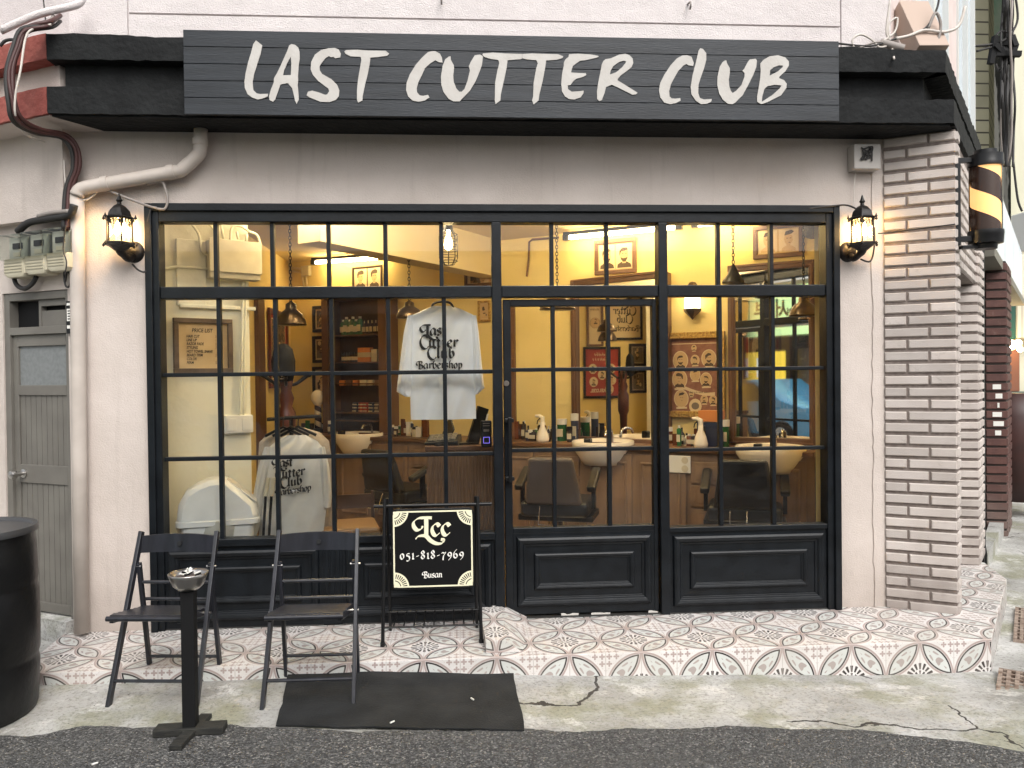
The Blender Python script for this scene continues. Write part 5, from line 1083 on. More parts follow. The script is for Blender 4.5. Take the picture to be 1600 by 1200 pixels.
# ================================================================== STREET FURNITURE
def folding_chair(lab, loc, rz):
    t = thing('folding_chair', lab, 'chair', loc, rz, 'black folding chairs outside the shop')
    for s in (-1, 1):
        MB().bar((s * .222, -.185, -.01), (s * .205, .135, .815), .020, .032).build('front_leg', CHAIRM, t, bevel=.003)
        MB().bar((s * .193, .185, -.0), (s * .190, .075, .66), .018, .030).build('rear_leg', CHAIRM, t, bevel=.003)
    mb = MB(); N = 12; vs = []
    for i in range(N + 1):
        q = -1 + 2 * i / N; x = q * .205; y = .120 + .03 * (1 - q * q); up = .008 * (1 - q * q)
        vs += [(x, y, .705), (x, y - .012, .705), (x, y - .002, .792 + up), (x, y + .012, .792 + up)]
    fs = [(i * 4 + k, i * 4 + (k + 1) % 4, (i + 1) * 4 + (k + 1) % 4, (i + 1) * 4 + k) for i in range(N) for k in range(4)] + [(0, 1, 2, 3), (N * 4 + 3, N * 4 + 2, N * 4 + 1, N * 4)]
    mb.add(vs, fs); b = mb.build('backrest', CHAIRM, t, smooth='auto'); MB().lathe([(.0, 0), (.012, 0), (.012, .004)], (0, .132, .75), 16, 'y').build('hole', INK, b)
    for s in (-1, 1): MB().bar((s * .168, -.232, .455), (s * .175, .11, .398), .022, .030).build('seat_rail', CHAIRM, t, bevel=.003)
    mb = MB()
    for k in range(7): y = -.222 + k * .048; z = .472 - (y + .232) * .166; mb.box(-.183, .183, y, y + .039, z - .006, z + .006)
    mb.build('seat_slats', CHAIRM, t, bevel=.002)
    MB().tube([(-.188, -.24, .464), (.188, -.24, .464)], .013, 10).build('seat_front_bar', CHAIRM, t, smooth='auto')
    for s in (-1, 1):
        for (y, z) in ((.068, .645), (-.012, .425)): MB().tube([(s * .175, y, z), (s * .228, y, z)], .006, 8).build('bolt', STEEL, t)
    for (y, z, w2) in ((-.138, .12, .220), (.162, .135, .19), (.093, .555, .19), (.13, .455, .19)):
        MB().tube([(-w2, y, z), (w2, y, z)], .009, 8).build('rung', CHAIRM, t, smooth='auto')
    return t
folding_chair('black wooden folding chair behind the ashtray stand', (-1.522, -.765, .01), -6)
folding_chair('black wooden folding chair standing partly on the rubber mat', (-.765, -.83, .014), -1)
# ashtray stand
t = thing('ashtray_stand', 'black wooden post stand topped by a steel ashtray bowl', 'ashtray', (-1.255, -1.235, .018), 2)
MB().box(-.029, .029, -.029, .029, .03, .655).build('post', BLKM, t, bevel=.003)
WB = mat('weathered_black_wood', (.01, .01, .009), .7, c2=(.028, .027, .022), scale=12, stretch=(1, 6, 6), bump=.3)
MB().box(-.155, .155, -.045, .035, .0, .032).build('base_plank', WB, t, bevel=.003)
MB().bar((-.012, -.18, .013), (.03, .14, .012), .055, .022).build('base_plank', WB, t, bevel=.003)
BZ = .655
b = MB().lathe([(r * .9, BZ + h * .9) for r, h in [(.0, 0), (.05, .002), (.075, .025), (.092, .068), (.098, .085), (.094, .088), (.085, .068), (.07, .038), (.045, .022), (0, .020)]], n=28).build('steel_bowl', STEEL, t, smooth=True)
mb = MB(); random.seed(4); mb.lathe([(.070, BZ + .056), (.05, BZ + .063), (.0, BZ + .067)], n=16); mb.build('ash', mat('ash', (.05, .035, .03), .95, c2=(.16, .13, .12), scale=60, bump=1), b)
for i in range(12):
    a = random.uniform(0, 6.28); r = random.uniform(0, .045); c = Vector((r * math.cos(a), r * math.sin(a), BZ + .068)); d = Vector((random.uniform(-1, 1), random.uniform(-1, 1), random.uniform(0, .7 if i > 2 else 2))).normalized() * .03; MB().tube([tuple(c), tuple(c + d)], .0042, 7).build('cigarette_butt', WHITEP if i % 3 else BLKM, b)
# barrel
t = thing('plastic_barrel', 'black plastic drum standing at the left edge of the pavement', 'barrel', (-2.40, -.96, .01)); Rb = .305; Hb = .93
MB().lathe([(.25, 0), (.283, .01), (.293, .04), (.302, .24), (.297, .26), (.297, .28), (.304, .30), (.306, .45), (.304, .60), (.297, .62), (.297, .64), (.302, .66), (.296, .82), (.286, .887), (.288, .90)], n=48).build('body', mat('scuffed_black_plastic', (.004, .004, .0045), .38, c2=(.009, .009, .009), spec=.3, scale=5, bump=.25, bscale=25), t, smooth=True)
MB().lathe([(.272, .885), (.302, .887), (.306, .90), (.302, .92), (.280, .92), (.274, .905), (0, .902)], n=48).build('lid', mat('grey_drum_lid', (.05, .05, .052), .4), t, smooth='auto')
# mat
M0 = [G(a, b, .02) for a, b in ((432, 1134), (452, 1056), (802, 1053), (806, 1075), (821, 1141), (700, 1139), (560, 1138))]
o = MB().slab([(p.x, p.y) for p in M0][::-1], .0, .001).build('x', BLK); bpy.data.objects.remove(o)
mb = MB(); a, b, c, d = (M0[0], M0[1], M0[2], M0[4]); vs = []; n = 16; random.seed(8)
for j in range(9):
    for i in range(n + 1):
        p = (a.lerp(d, i / n)).lerp(b.lerp(c, i / n), j / 8); z = max(gz(p.x, p.y), .012) + .012 + .002 * math.sin(i * 1.1 + j); jt = (random.random() - .5) * (.01 if j in (0, 8) or i in (0, n) else 0); vs.append((p.x + jt, p.y + jt * .5 - (.0 if j < 8 else 0), z))
fs = [(j * (n + 1) + i, j * (n + 1) + i + 1, (j + 1) * (n + 1) + i + 1, (j + 1) * (n + 1) + i) for j in range(8) for i in range(n)]
mb.add(vs, fs); o = mb.build('rubber_mat', mat('rubber_mat', (.011, .012, .0125), .75, c2=(.020, .021, .022), spec=.3, scale=6, bump=.5, bscale=120)); so = o.modifiers.new('s', 'SOLIDIFY'); so.thickness = .006; tag(o, 'worn black rubber mat on the concrete below the step', 'mat')
# sign stand
sf = .102; pl = FY(598, 1012, -.43).x; pr = FY(752, 1006, -.43).x; tl = FY(603, 779, -.29); tr_ = FY(748, 778, -.29)
t = thing('sign_stand', 'black metal rack stand holding the shop phone number board', 'sign stand', ((pl + pr) / 2, -.29, sf)); cx = (pl + pr) / 2; hw = (pr - pl) / 2; ht = tl.z - sf
for s in (-1, 1):
    MB().tube([(s * hw, -.14, .0), (s * hw * .97, 0, ht)], .0105, 10).build('post', BLK, t, smooth='auto'); MB().tube([(s * (hw - .02), .13, .0), (s * (hw * .97 - .012), .012, ht)], .009, 10).build('rear_post', BLK, t, smooth='auto')
    MB().lathe([(.014, 0), (.014, .02)], (s * hw, -.14, 0), 10).build('foot', BLK, t)
MB().tube([(-hw - .055, 0, ht - .045), (hw + .075, 0, ht - .045)], .011, 12).build('top_bar', BLK, t, smooth='auto')
mb = MB(); mb.tube([(-hw, -.125, .10), (hw, -.125, .10)], .006, 8); mb.tube([(-hw + .01, .10, .12), (hw - .01, .10, .12)], .006, 8)
for k in range(9): x = -hw + .06 + k * (2 * hw - .1) / 8; mb.tube([(x, -.125, .10), (x * .97, .10, .12)], .005, 6)
mb.build('shelf_rack', BLK, t)
sb = thing('phone_board', 'black rounded hanging board with cream border, initials and phone number', 'sign', (0, 0, 0)); SBY = -.345
p0 = FY(612, 922, SBY); p1 = FY(741, 793, SBY); bw_ = p1.x - p0.x; bh = p1.z - p0.z; sb.location = ((p0.x + p1.x) / 2, SBY, p0.z)
def rr2(w, h, r, n=6): return [(x, z + h / 2) for x, z in rrect(w / 2, h / 2, r, n)]
MB().prism(rr2(bw_, bh, .035), 0, .012).build('board', BLK, sb, bevel=.002)
vs, fs = fill2d([rr2(bw_ - .022, bh - .022, .03), [(x, z + .011 + .0) for x, z in rr2(bw_ - .044, bh - .044, .012)]][:1] + [[(x, z) for x, z in [(a, b + 0) for a, b in rr2(bw_ - .038, bh - .038, .018)]]], 0)
mb = MB()
def shift(L, dz): return [(x, z + dz) for x, z in L]
vs, fs = fill2d([shift(rr2(bw_ - .024, bh - .024, .028), .012), shift(rr2(bw_ - .042, bh - .042, .02), .021)]); mb.add([(x, -.0008, z) for x, y, z in vs], fs)
ex, ez = bw_ / 2 - .014, bh / 2 - .014; rc = .096 * bw_ / .57 * 1.18
for sx_, sz_ in ((-1, -1), (1, -1), (1, 1), (-1, 1)):
    ox, oz = sx_ * ex, bh / 2 + sz_ * ez; r0, r1, r2_, r3 = .102, .090, .060, .052; k = bw_ / .56; q = lambda r, a: (ox - sx_ * r * k * math.cos(a), oz - sz_ * r * k * math.sin(a))
    def sect(ra, rb, a0, a1, n): P = [q(ra, a0 + (a1 - a0) * i / n) for i in range(n + 1)] + [q(rb, a1 - (a1 - a0) * i / n) for i in range(n + 1)]; mb.flat(P, -.0012)
    sect(r0 * 1.0, r1, 0, math.pi / 2, 10)
    for i in range(9): a = math.pi / 2 * (i + .12) / 9; sect(r1, r2_, a, a + math.pi / 2 / 9 * .5, 1)
    sect(r2_, .049, .0, math.pi / 2, 8)
    mb.flat([(ox, oz)] + [q(.043, math.pi / 2 * i / 8) for i in range(9)], -.0013)
def bpx(x, y): p = FY(x, y, SBY); return p.x - sb.location.x, p.z - sb.location.z
s_ = 135 / 1200
def bpen(mb, s, xa, xb, base, xh, w=.3): 
    a = bpx(610 + xa * s_, 790 + base * s_); b = bpx(610 + xb * s_, 790 + base * s_); h = xh * s_ / FPX * (SBY - CY); adv = sum(GLY[c][0] for c in s); pen(mb, s, a[0], a[1], h, -.0018, w=w, gap=((b[0] - a[0]) / h - adv) / len(s), step=.00015)
bpen(mb, 'Lcc', 345, 850, 420, 160, .36); mb.build('cream_print', CREAMV, sb)
mb = MB(); bpen(mb, '051-818-7969', 135, 1040, 745, 78, .27); mb.build('white_print', WHITEV, sb); mb = MB(); bpen(mb, 'Busan', 450, 722, 1000, 54, .3); mb.build('white_print', WHITEV, sb)
for k in (-1, 1): MB().tube([(k * bw_ * .39, .0, bh - .03), (k * bw_ * .39, .02, bh - .01), (k * bw_ * .39, .055, bh + .02)], .003, 6).build('hanging_hook', BLK, sb)
# ---- wall lanterns
def lantern(lab, px_, flip):
    b = FY(px_, 385, -.13); t = thing('wall_lantern', lab, 'wall lantern', (b.x, 0, FY(px_, 392, -.05).z), 0, 'lit lanterns either side of the window'); g = lambda y: FY(px_, y, -.13).z - t.location.z
    Y_ = -.135; s = 1 / 250
    MB().lathe([(.0, -.02), (.035, -.018), (.055, -.008), (.06, 0)], (flip * .028, 0, 0), 20, 'y', sy=1.1).build('wall_plate', LAMPM, t, smooth='auto')
    MB().tube([(flip * .02, -.02, -.03), (flip * .015, -.07, -.05), (0, Y_, -.01), (0, Y_, g(382))], [.022, .02, .026, .05], 10, 4).build('arm', LAMPM, t, smooth=True)
    mb = MB(); z0 = g(383); z1 = g(344)
    mb.lathe([(.03, z0 - .035), (.065, z0 - .008), (.088, z0), (.088, z0 + .012), (.07, z0 + .016)], (0, Y_, 0), 6); mb.lathe([(.080, z1 - .0), (.084, z1 + .012), (.07, z1 + .02), (.062, z1 + .05), (.035, z1 + .08), (.014, z1 + .092), (.012, z1 + .105), (.02, z1 + .115), (.012, z1 + .128), (.006, z1 + .15), (0, z1 + .16)], (0, Y_, 0), 6)
    for k in range(6): a = k * math.pi / 3; mb.tube([(.074 * math.cos(a), Y_ + .074 * math.sin(a), z0), (.072 * math.cos(a), Y_ + .072 * math.sin(a), z1)], .0045, 6); mb.lathe([(.0, -.012), (.01, -.004), (.0, .02)], (.092 * math.cos(a), Y_ + .092 * math.sin(a), z1 + .012), 6); mb.lathe([(.0, -.016), (.01, -.004), (.0, .012)], (.094 * math.cos(a), Y_ + .094 * math.sin(a), z0 + .004), 6)
    # pierced valance under the roof
    for k in range(6):
        a0_ = k * math.pi / 3; a1_ = a0_ + math.pi / 3; A_ = Vector((.073 * math.cos(a0_), Y_ + .073 * math.sin(a0_), 0)); B_ = Vector((.073 * math.cos(a1_), Y_ + .073 * math.sin(a1_), 0))
        for i in range(4):
            c = A_.lerp(B_, (i + .5) / 4); dd = .03 if i in (0, 3) else .014; mb.tube([(c.x, c.y, z1), (c.x, c.y, z1 - dd)], .0042, 5)
    mb.build('cage', LAMPM, t, smooth='auto')
    MB().lathe([(.066, z0 + .014), (.066, z1 - .002)], (0, Y_, 0), 6).build('glass', glass('lantern_glass', (1, .96, .88), 1.4), t)
    for k in range(3): a = k * 2.1 + .5; c = (.026 * math.cos(a), Y_ + .026 * math.sin(a)); MB().lathe([(.009, z0 + .014), (.009, z0 + .05)], (c[0], c[1], 0), 8).build('candle', CERAM, t); MB().lathe([(0, z0 + .05), (.014, z0 + .07), (.016, z0 + .09), (.008, z0 + .125), (0, z0 + .14)], (c[0], c[1], 0), 10).build('bulb', GLOW, t, smooth=True)
    lo = bpy.data.objects.new('lantern_light', bpy.data.lights.new('lantern_light', 'POINT')); lo.data.energy = 8; lo.data.color = (1, .62, .25); lo.data.shadow_soft_size = .03; sc.collection.objects.link(lo); lo.parent = t; lo.location = (0, Y_, (z0 + z1) / 2 + .03)
    return t
lantern('lit black lantern on the plaster wall left of the shop window', 188, 1); lantern('lit black lantern between the shop window and the brick pillar', 1347, -1)
# ---- pipes and cables on the facade
def fp(pts, Y=-.05): return [FY(a, b, Y) for a, b in pts]
t = thing('drain_pipe', 'plaster coloured drain pipe elbowing down from the canopy and along the left corner', 'pipe')
def rel(o, P): return P
MB().tube(fp([(314, 200), (313, 232), (309, 243), (288, 262), (283, 266), (270, 269), (180, 285), (135, 293), (124, 298), (120, 306)], -.07), .040, 14, 2).build('upper_run', PIPEM, t, smooth=True)
MB().tube(fp([(120, 300), (121, 400), (124, 700), (128, 988)], -.055), .042, 14).build('down_pipe', PIPEM, t, smooth=True)
for q, d in (((313, 222), (0, 0, 1)), ((268, 269), (1, 0, .17)), ((165, 287), (1, 0, .15))):
    c = FY(*q, -.07); d = Vector(d).normalized() * .02; MB().tube([c - d, c + d], .0445, 14).build('pipe_collar', PIPEM, t, smooth='auto')
random.seed(12)
def cable(pts, r=.006, name='cable', m=CABLE, lab='', sm=5, jit=0, Y=-.06):
    P = [FY(p[0], p[1], p[2] if len(p) > 2 else Y) for p in pts]
    o = MB().tube(P, r, 7, sm).build(name, m, smooth=True); return tag(o, lab, 'cable')
t = thing('cable_bundle', 'thick taped bundle of dark cables sagging over the red eave and down the corner', 'cables')
main = [(88, 30, -.2), (75, 40, -.36), (40, 48, -.40), (24, 75, -.42), (15, 115, -.44), (18, 160, -.44), (28, 190, -.40), (60, 207, -.25), (95, 214, -.12), (115, 230, -.08), (118, 265, -.06), (108, 300, -.06), (104, 360, -.07)]
for i in range(9):
    ox, oz, oy = random.uniform(-6, 6), random.uniform(-5, 5), random.uniform(-.03, .03)
    P = [FY(a + ox + random.uniform(-2, 2), b + oz + random.uniform(-2, 2), c + oy) for a, b, c in main]; MB().tube(P, random.choice([.007, .010, .013]), 7, 5).build('cable', (CABLE, CABLE, CABLEG, mat('dark_red_cable', (.06, .02, .018), .5))[i % 4], t, smooth=True)
cable([(80, 38, -.38), (52, 45, -.42), (40, 60, -.44), (32, 110, -.47), (24, 150, -.47), (25, 185, -.44), (40, 210, -.25), (70, 222, -.15)], .006, 'white_wire', CABLEW, 'thin white wire running down over the dark cable bundle')
cable([(100, 250), (103, 290), (115, 308), (135, 312), (152, 300)], .005, 'white_wire', CABLEW, 'thin white wire looping under the drain pipe elbow')
cable([(108, 350), (115, 315), (140, 299), (165, 297), (200, 310), (232, 322), (245, 325)], .008, 'grey_cable', CABLEG, 'grey cable curving from the corner to the top left of the window frame')
cable([(228, 288), (252, 284), (258, 295), (262, 312), (258, 326), (245, 326)], .008, 'grey_cable', CABLEG, 'short grey cable looping down to the window corner')
cable([(207, 413, -.02), (215, 421), (225, 425), (233, 420, -.03)], .006, 'lamp_cord', CABLE, 'black cord from the left lantern to the window frame')
cable([(236, 326, -.05), (231, 345, -.05), (229, 375, -.04), (230, 410, -.04), (233, 423, -.04)], .006, 'lamp_cord', CABLE, 'black cord running down beside the window frame under the left corner')
cable([(1262, 326, -.05), (1300, 322), (1325, 321), (1345, 332), (1345, 345)], .006, 'lamp_cord', CABLE, 'black cord from the window top to the right lantern')
cable([(1337, 268, -.03), (1335, 290, -.03), (1334, 315, -.03), (1333, 322, -.03)], .003, 'thin_wire', CABLEW, 'thin pale wire hanging below the grey junction box')
cable([(1345, 405, -.08), (1360, 408, -.05), (1366, 385, -.06), (1366, 355, -.08)], .006, 'lamp_cord', CABLE, 'black cord looped under the right lantern')
cable([(1372, 365, -.03), (1400, 362, -.05), (1440, 357, -.15), (1478, 352, -.24), (1492, 350, -.25)], .004, 'thin_wire', CABLE, 'thin dark wire crossing the brick pillar')
t = thing('junction_box', 'grey plastic junction box under the canopy beside the brick pillar', 'box'); a = FY(1336, 263, -.1); b = FY(1378, 224, -.1); t.location = (a.x, -.0, a.z); MB().box(0, b.x - a.x, -.09, 0, 0, b.z - a.z).build('case', mat('grey_box', (.40, .37, .34), .5), t, bevel=.006)
mb = MB(); 
for i in range(5): P = [(.08 + random.uniform(-.04, .04), -.1, .08 + random.uniform(-.03, .06)) for _ in range(4)]; mb.tube(P, .005, 6, 4)
mb.build('wire_tangle', CABLE, t)
# loose wires on top of canopy
t = thing('wire_tangle', 'tangle of loose wires lying on the canopy at the right', 'wires')
for P in ([(1310, 68), (1360, 72), (1395, 62), (1430, 52), (1450, 40), (1465, 10), (1468, -20)], [(1335, 78), (1332, 62), (1345, 54), (1362, 62), (1375, 74), (1395, 68)], [(1392, 72), (1388, 40), (1402, 28), (1398, 50), (1380, 64)], [(1397, 92, -.34), (1394, 76), (1388, 60), (1385, 45), (1391, 0)], [(1400, 60), (1420, 56), (1445, 47), (1475, 50), (1498, 40), (1508, 10)], [(1340, 76), (1370, 66), (1400, 70), (1412, 74)], [(1450, 45), (1462, 20), (1470, 40), (1464, 70)]):
    MB().tube([FY(p[0], p[1], p[2] if len(p) > 2 else -.12) for p in P], random.choice([.007, .010]), 6, 5).build('wire', random.choice([CABLE, CABLEG, CABLEW]), t, smooth=True)
t = thing('cable_splice', 'grey cable splice tube lying on the canopy', 'cable'); a = FY(1375, 66, -.1); b = FY(1412, 76, -.14); MB().tube([a, b], .025, 10).build('tube', CABLEG, t, smooth='auto')
a = FY(1406, 22, -.02); b = FY(1440, 78, -.1); t = thing('sloping_cover', 'tan painted box sloping beside the upper corner of the building', 'box', (0, 0, 0)); MB().bar(tuple(FY(1420, 15, .1)), tuple(FY(1452, 84, -.1)), .13, .2, (1, 0, 0)).build('case', mat('tan_paint', (.42, .32, .26), .7), t, bevel=.004)
cable([(0, 48, -.3), (60, 22, -.25), (118, 8, -.15), (130, -4, -.1)], .022, 'upper_pipe', UPM, 'pale pipe slanting across the upper left wall'); cable([(72, 40, -.1), (68, 0, -.1), (66, -20, -.1)], .004, 'thin_wire', CABLE, 'thin dark wire dropping from above at the top left')
cable([(0, 72, -.3), (8, 64, -.3), (20, 62, -.3), (32, 68, -.3)], .009, 'black_cable', CABLE, 'short black cable end on the red eave at the far left')
# hooks on upper wall
for x, y in ((690, 0), (1077, 8)): c = FY(x, y, -.03); tag(MB().tube([c + Vector((0, .03, .02)), c + Vector((0, -.02, .01)), c + Vector((0, -.03, -.02)), c + Vector((0, -.01, -.03))], .006, 6, 3).build('wall_hook', CABLEG, smooth=True), ('small metal hook on the upper wall above the word CUTTER', 'small metal hook on the upper wall above the word CLUB')[x > 800], 'hook')
# ================================================================== NEIGHBOUR ON THE LEFT
nb = thing('left_neighbour_house', 'pink plastered neighbouring house with red eave bands and a grey metal door', 'house')
def ebox(x0, y0, x1, y1, off0=0.0):
    u0, u1, z0, z1 = put(EL, x0, y0, x1, y1, off0); return u0, u1, z0, z1
du0 = EL.px(8, 700)[0]; du1 = EL.px(110, 700)[0]; dz1 = EL.px(60, 455)[1]; dz0 = .17
mb = MB(EL.mat()); mb.box(-7, du0, 0, .25, -.2, 2.62); mb.box(du1, -.0, .0, .25, -.2, 2.62); mb.box(du0, du1, 0, .25, dz1, 2.62); mb.box(-7, 0, -.06, .25, 2.62, 3.16); mb.build('wall', WALLM, nb)
mb = MB(EL.mat()); mb.box(-7, .0, .0, .25, 3.3, 7.5); mb.build('upper_wall', UPM, nb)
mb = MB(EL.mat()); mb.box(du0, du1, -.05, .25, -.1, dz0); mb.build('door_step', CONC, nb)
ra = P2 - EL.d * 4.0; P2n = P2 - EL.d * .004
bandmesh([ra, P2n], .3, 3.15, 3.30).build('red_lower_band', REDC, nb, smooth='auto'); bandmesh([ra, P2n], .3, 3.462, 3.60).build('red_upper_band', REDC, nb, smooth='auto')
bandmesh([ra + Vector((.03, .075, 0)), P2n + Vector((.03, .085, 0))], .22, 3.298, 3.464, amp=.002).build('eave_recess', WALLM, nb)
q0 = P2 - EL.d * 4; q1 = P2; MB().slab([(q0.x, q0.y + .02), (q1.x, q1.y + .02), (-2.12, -.0), (-2.30, .06), (q0.x + .2, q0.y + .5)], 3.142, 3.1495).build('eave_soffit', WALLM, nb)
d = thing('door', None, None); d.parent = nb; d.location = EL.pt(0, 0, 0); d.rotation_euler = (0, 0, EL.a)
def dz(y): return EL.px(60, y)[1]
def du(x): return EL.px(x, 700)[0]
mb = MB(); w0, w1 = du0, du1; mb.box(w0, w0 + .05, .01, .08, dz0, dz1); mb.box(w1 - .035, w1, .01, .08, dz0, dz1); mb.box(w0 + .05, w1 - .035, .01, .08, dz1 - .05, dz1); mb.box(w0 + .05, w1 - .035, .01, .08, dz(522), dz(510)); mb.build('door_frame', DOORG, d, bevel=.003)
mb = MB(); a, b = w0 + .05, w1 - .035; mb.box(a, a + .045, .03, .07, dz0 + .01, dz(522)); mb.box(b - .03, b, .03, .07, dz0 + .01, dz(522)); 
for y0, y1 in ((540, 522), (618, 602), (757, 728)): mb.box(a + .045, b - .03, .03, .07, dz(y0), dz(y1))
mb.box(a + .045, b - .03, .03, .07, dz0 + .01, dz0 + .07); mb.build('door_leaf', DOORG, d, bevel=.003)
MB().box(a + .045, b - .03, .045, .055, dz(602), dz(540)).build('frosted_pane', FROST, d)
mb = MB(); n = 9
for lo, hi in ((dz(728), dz(618)), (dz0 + .07, dz(757))):
    for k in range(n): s0 = a + .045 + (b - a - .075) * k / n; s1 = a + .045 + (b - a - .075) * (k + 1) / n; mb.box(s0 + .004, s1, .040, .06, lo, hi); 
    mb.box(a + .045, b - .03, .05, .062, lo, hi)
mb.build('door_slats', DOORG, d)
mb = MB(); mb.box(a + .0, b, .07, .075, dz(512), dz1 - .05); mb.build('dark_transom', BLKM, d); mb = MB(); m_ = (a + b) / 2; mb.box(m_ - .01, m_ + .012, .03, .07, dz(510), dz1 - .05); mb.box(m_ + .012, b, .035, .06, dz(510), dz(485)); mb.box(m_ + .012, b, .03, .05, dz(478), dz1 - .05); mb.build('transom_sash', DOORG, d, bevel=.002)
kb = thing('k', None, None); bpy.data.objects.remove(kb)
kx, kz = du(30), dz(742); mb = MB(); mb.lathe([(.028, .03), (.028, .022), (.012, .018), (.012, -.02), (.026, -.03), (.030, -.045), (.024, -.06), (0, -.065)], (kx, 0, kz), 18, 'y'); mb.build('door_knob', STEEL, d, smooth='auto')
for i, (x0, x1, lb) in enumerate(((5, 40, 'leftmost of the three cream electricity meters above the grey door'), (38, 73, 'middle of the three cream electricity meters above the grey door'), (72, 106, 'rightmost electricity meter above the grey door, nearest the drain pipe'))):
    yo = (i - 1) * -5; u0, u1, z0, z1 = ebox(x0, 362 + yo, x1, 428 + yo, .1); t = thing('electric_meter', lb, 'meter', onwall(EL, (u0 + u1) / 2, z0), -26.4, 'electricity meters in a row'); w_ = u1 - u0 - .006; h_ = z1 - z0
    loft(MB(Matrix.Translation((0, -.05, 0))), [(rrect(w_ / 2 * .8, .05, .02), 0), (rrect(w_ / 2, .06, .025), h_ * .08), (rrect(w_ / 2, .06, .025), h_ * .42)]).build('terminal_cover', CREAMP, t, smooth='auto')
    mb = MB(); 
    for k in range(4): mb.box(-w_ * .4, w_ * .4, -.1145, -.109, h_ * (.11 + .07 * k), h_ * (.13 + .07 * k))
    mb.build('ribs', mat('cream_rib', (.36, .33, .24), .5), t)
    MB().box(-w_ / 2 + .012, w_ / 2 - .012, -.075, -.005, h_ * .42, h_ * .97).build('meter_body', mat('pale_meter', (.48, .47, .42), .4), t, bevel=.01)
    mb = MB(); mb.box(-w_ * .22, w_ * .22, -.082, -.076, h_ * .68, h_ * .82); mb.build('dial_window', BLKM, t, bevel=.002); MB().box(-w_ * .2, w_ * .1, -.0795, -.076, h_ * .5, h_ * .6).build('dial_label', LBL, t)
    MB().box(-w_ / 2 + .003, w_ / 2 - .003, -.135, -.003, h_ * .40, h_).build('clear_cover', glass('clear_cover', (.82, .84, .80), 1.3, .12), t, bevel=.01)
u0, u1, z0, z1 = ebox(106, 470, 118, 521, .02); t = thing('door_sign', 'small black and white notice plate beside the grey door', 'sign', onwall(EL, (u0 + u1) / 2 - .01, z0), -26.4); MB().box(-.04, .03, -.02, -.001, 0, z1 - z0).build('plate', BLK, t, bevel=.003); mb = MB(); mb.box(-.03, .022, -.0215, -.0201, .03, .05); mb.box(-.03, .022, -.0215, -.0201, .075, .15); mb.box(-.03, .022, -.0215, -.0201, .17, .185); mb.build('white_label', WHITEV, t); mb = MB()
for k in range(4): mb.box(-.022, .012 - .004 * (k % 2), -.0222, -.0216, .085 + .016 * k, .092 + .016 * k)
mb.build('label_lines', INK, t)
def ecab(pts, r, lab, m=CABLE, off=.05, name='cable'):
    P = [EL.pt(*EL.px(a, b, off), off) for a, b in pts]; tag(MB().tube(P, r, 8, 5).build(name, m, smooth=True), lab, 'cable')
ecab([(21, 431), (26, 445), (38, 451), (50, 444), (57, 432)], .014, 'black cable looping under the left electricity meters')
ecab([(28, 362), (45, 348), (75, 342), (108, 336), (116, 320)], .022, 'thick black cable running over the electricity meters to the corner', off=.09)
ecab([(60, 338), (80, 333), (108, 330)], .014, 'grey cable end lying above the electricity meters', CABLEG, .1)
ecab([(104, 408), (100, 430), (103, 447), (109, 446), (110, 430), (105, 426), (102, 440)], .006, 'coil of thin black wire hanging below the right meter')
ecab([(103, 352), (100, 372), (99, 392), (104, 410), (101, 430)], .004, 'thin black wire dangling in front of the right meter', off=.15, name='thin_wire')
# ================================================================== ALLEY ON THE RIGHT
# wall mounted barber pole
BP = FY(1540, 311, -.2); zt_ = FY(1540, 262, -.2).z; zb_ = FY(1540, 361, -.2).z; r_ = 22 / FPX * (-.2 - CY)
t = thing('barber_pole', 'lit barber pole lamp with brown spiral stripe mounted on the brick corner', 'barber pole', (BP.x, BP.y, zb_)); H = zt_ - zb_
MB().lathe([(r_, 0), (r_, H)], n=40).build('striped_tube', stripemat('barber_stripe', (.045, .022, .016), (1.0, .56, .22), 3.6, .5, 1.0, .46), t, smooth='auto')
MB().lathe([(r_ * 1.09, -.002), (r_ * 1.09, H + .002)], n=40).build('glass_sleeve', glass('pole_glass', (.97, .95, .92), 1.15), t, smooth='auto')
for nm, pr_ in (('top_cap', [(0, H), (r_ * 1.18, H + .001), (r_ * 1.2, H + .02), (r_ * 1.16, H + .03), (r_ * 1.16, H + .075), (r_ * .8, H + .08), (r_ * .78, H + .105), (0, H + .107)]), ('bottom_cap', [(0, -.115), (r_ * .75, -.113), (r_ * .78, -.085), (r_ * 1.14, -.08), (r_ * 1.18, -.03), (r_ * 1.2, -.02), (r_ * 1.18, 0), (0, .0)])): MB().lathe(pr_, n=36).build(nm, BLK, t, smooth='auto')
mb = MB(); q = FY(1495, 300, -.19); bx_ = q.x - BP.x; by_ = q.y - BP.y; mb.box(bx_ - .016, bx_ + .016, by_ - .016, by_ + .016, -.09, H + .06); mb.bar((bx_, by_, H + .045), (-.03, 0, H + .045), .03, .03); mb.bar((bx_, by_, -.05), (-.03, 0, -.05), .03, .035); mb.bar((bx_ + .03, by_ + .01, -.10), (0, 0, -.10), .05, .02); mb.build('bracket', BLK, t, bevel=.002)
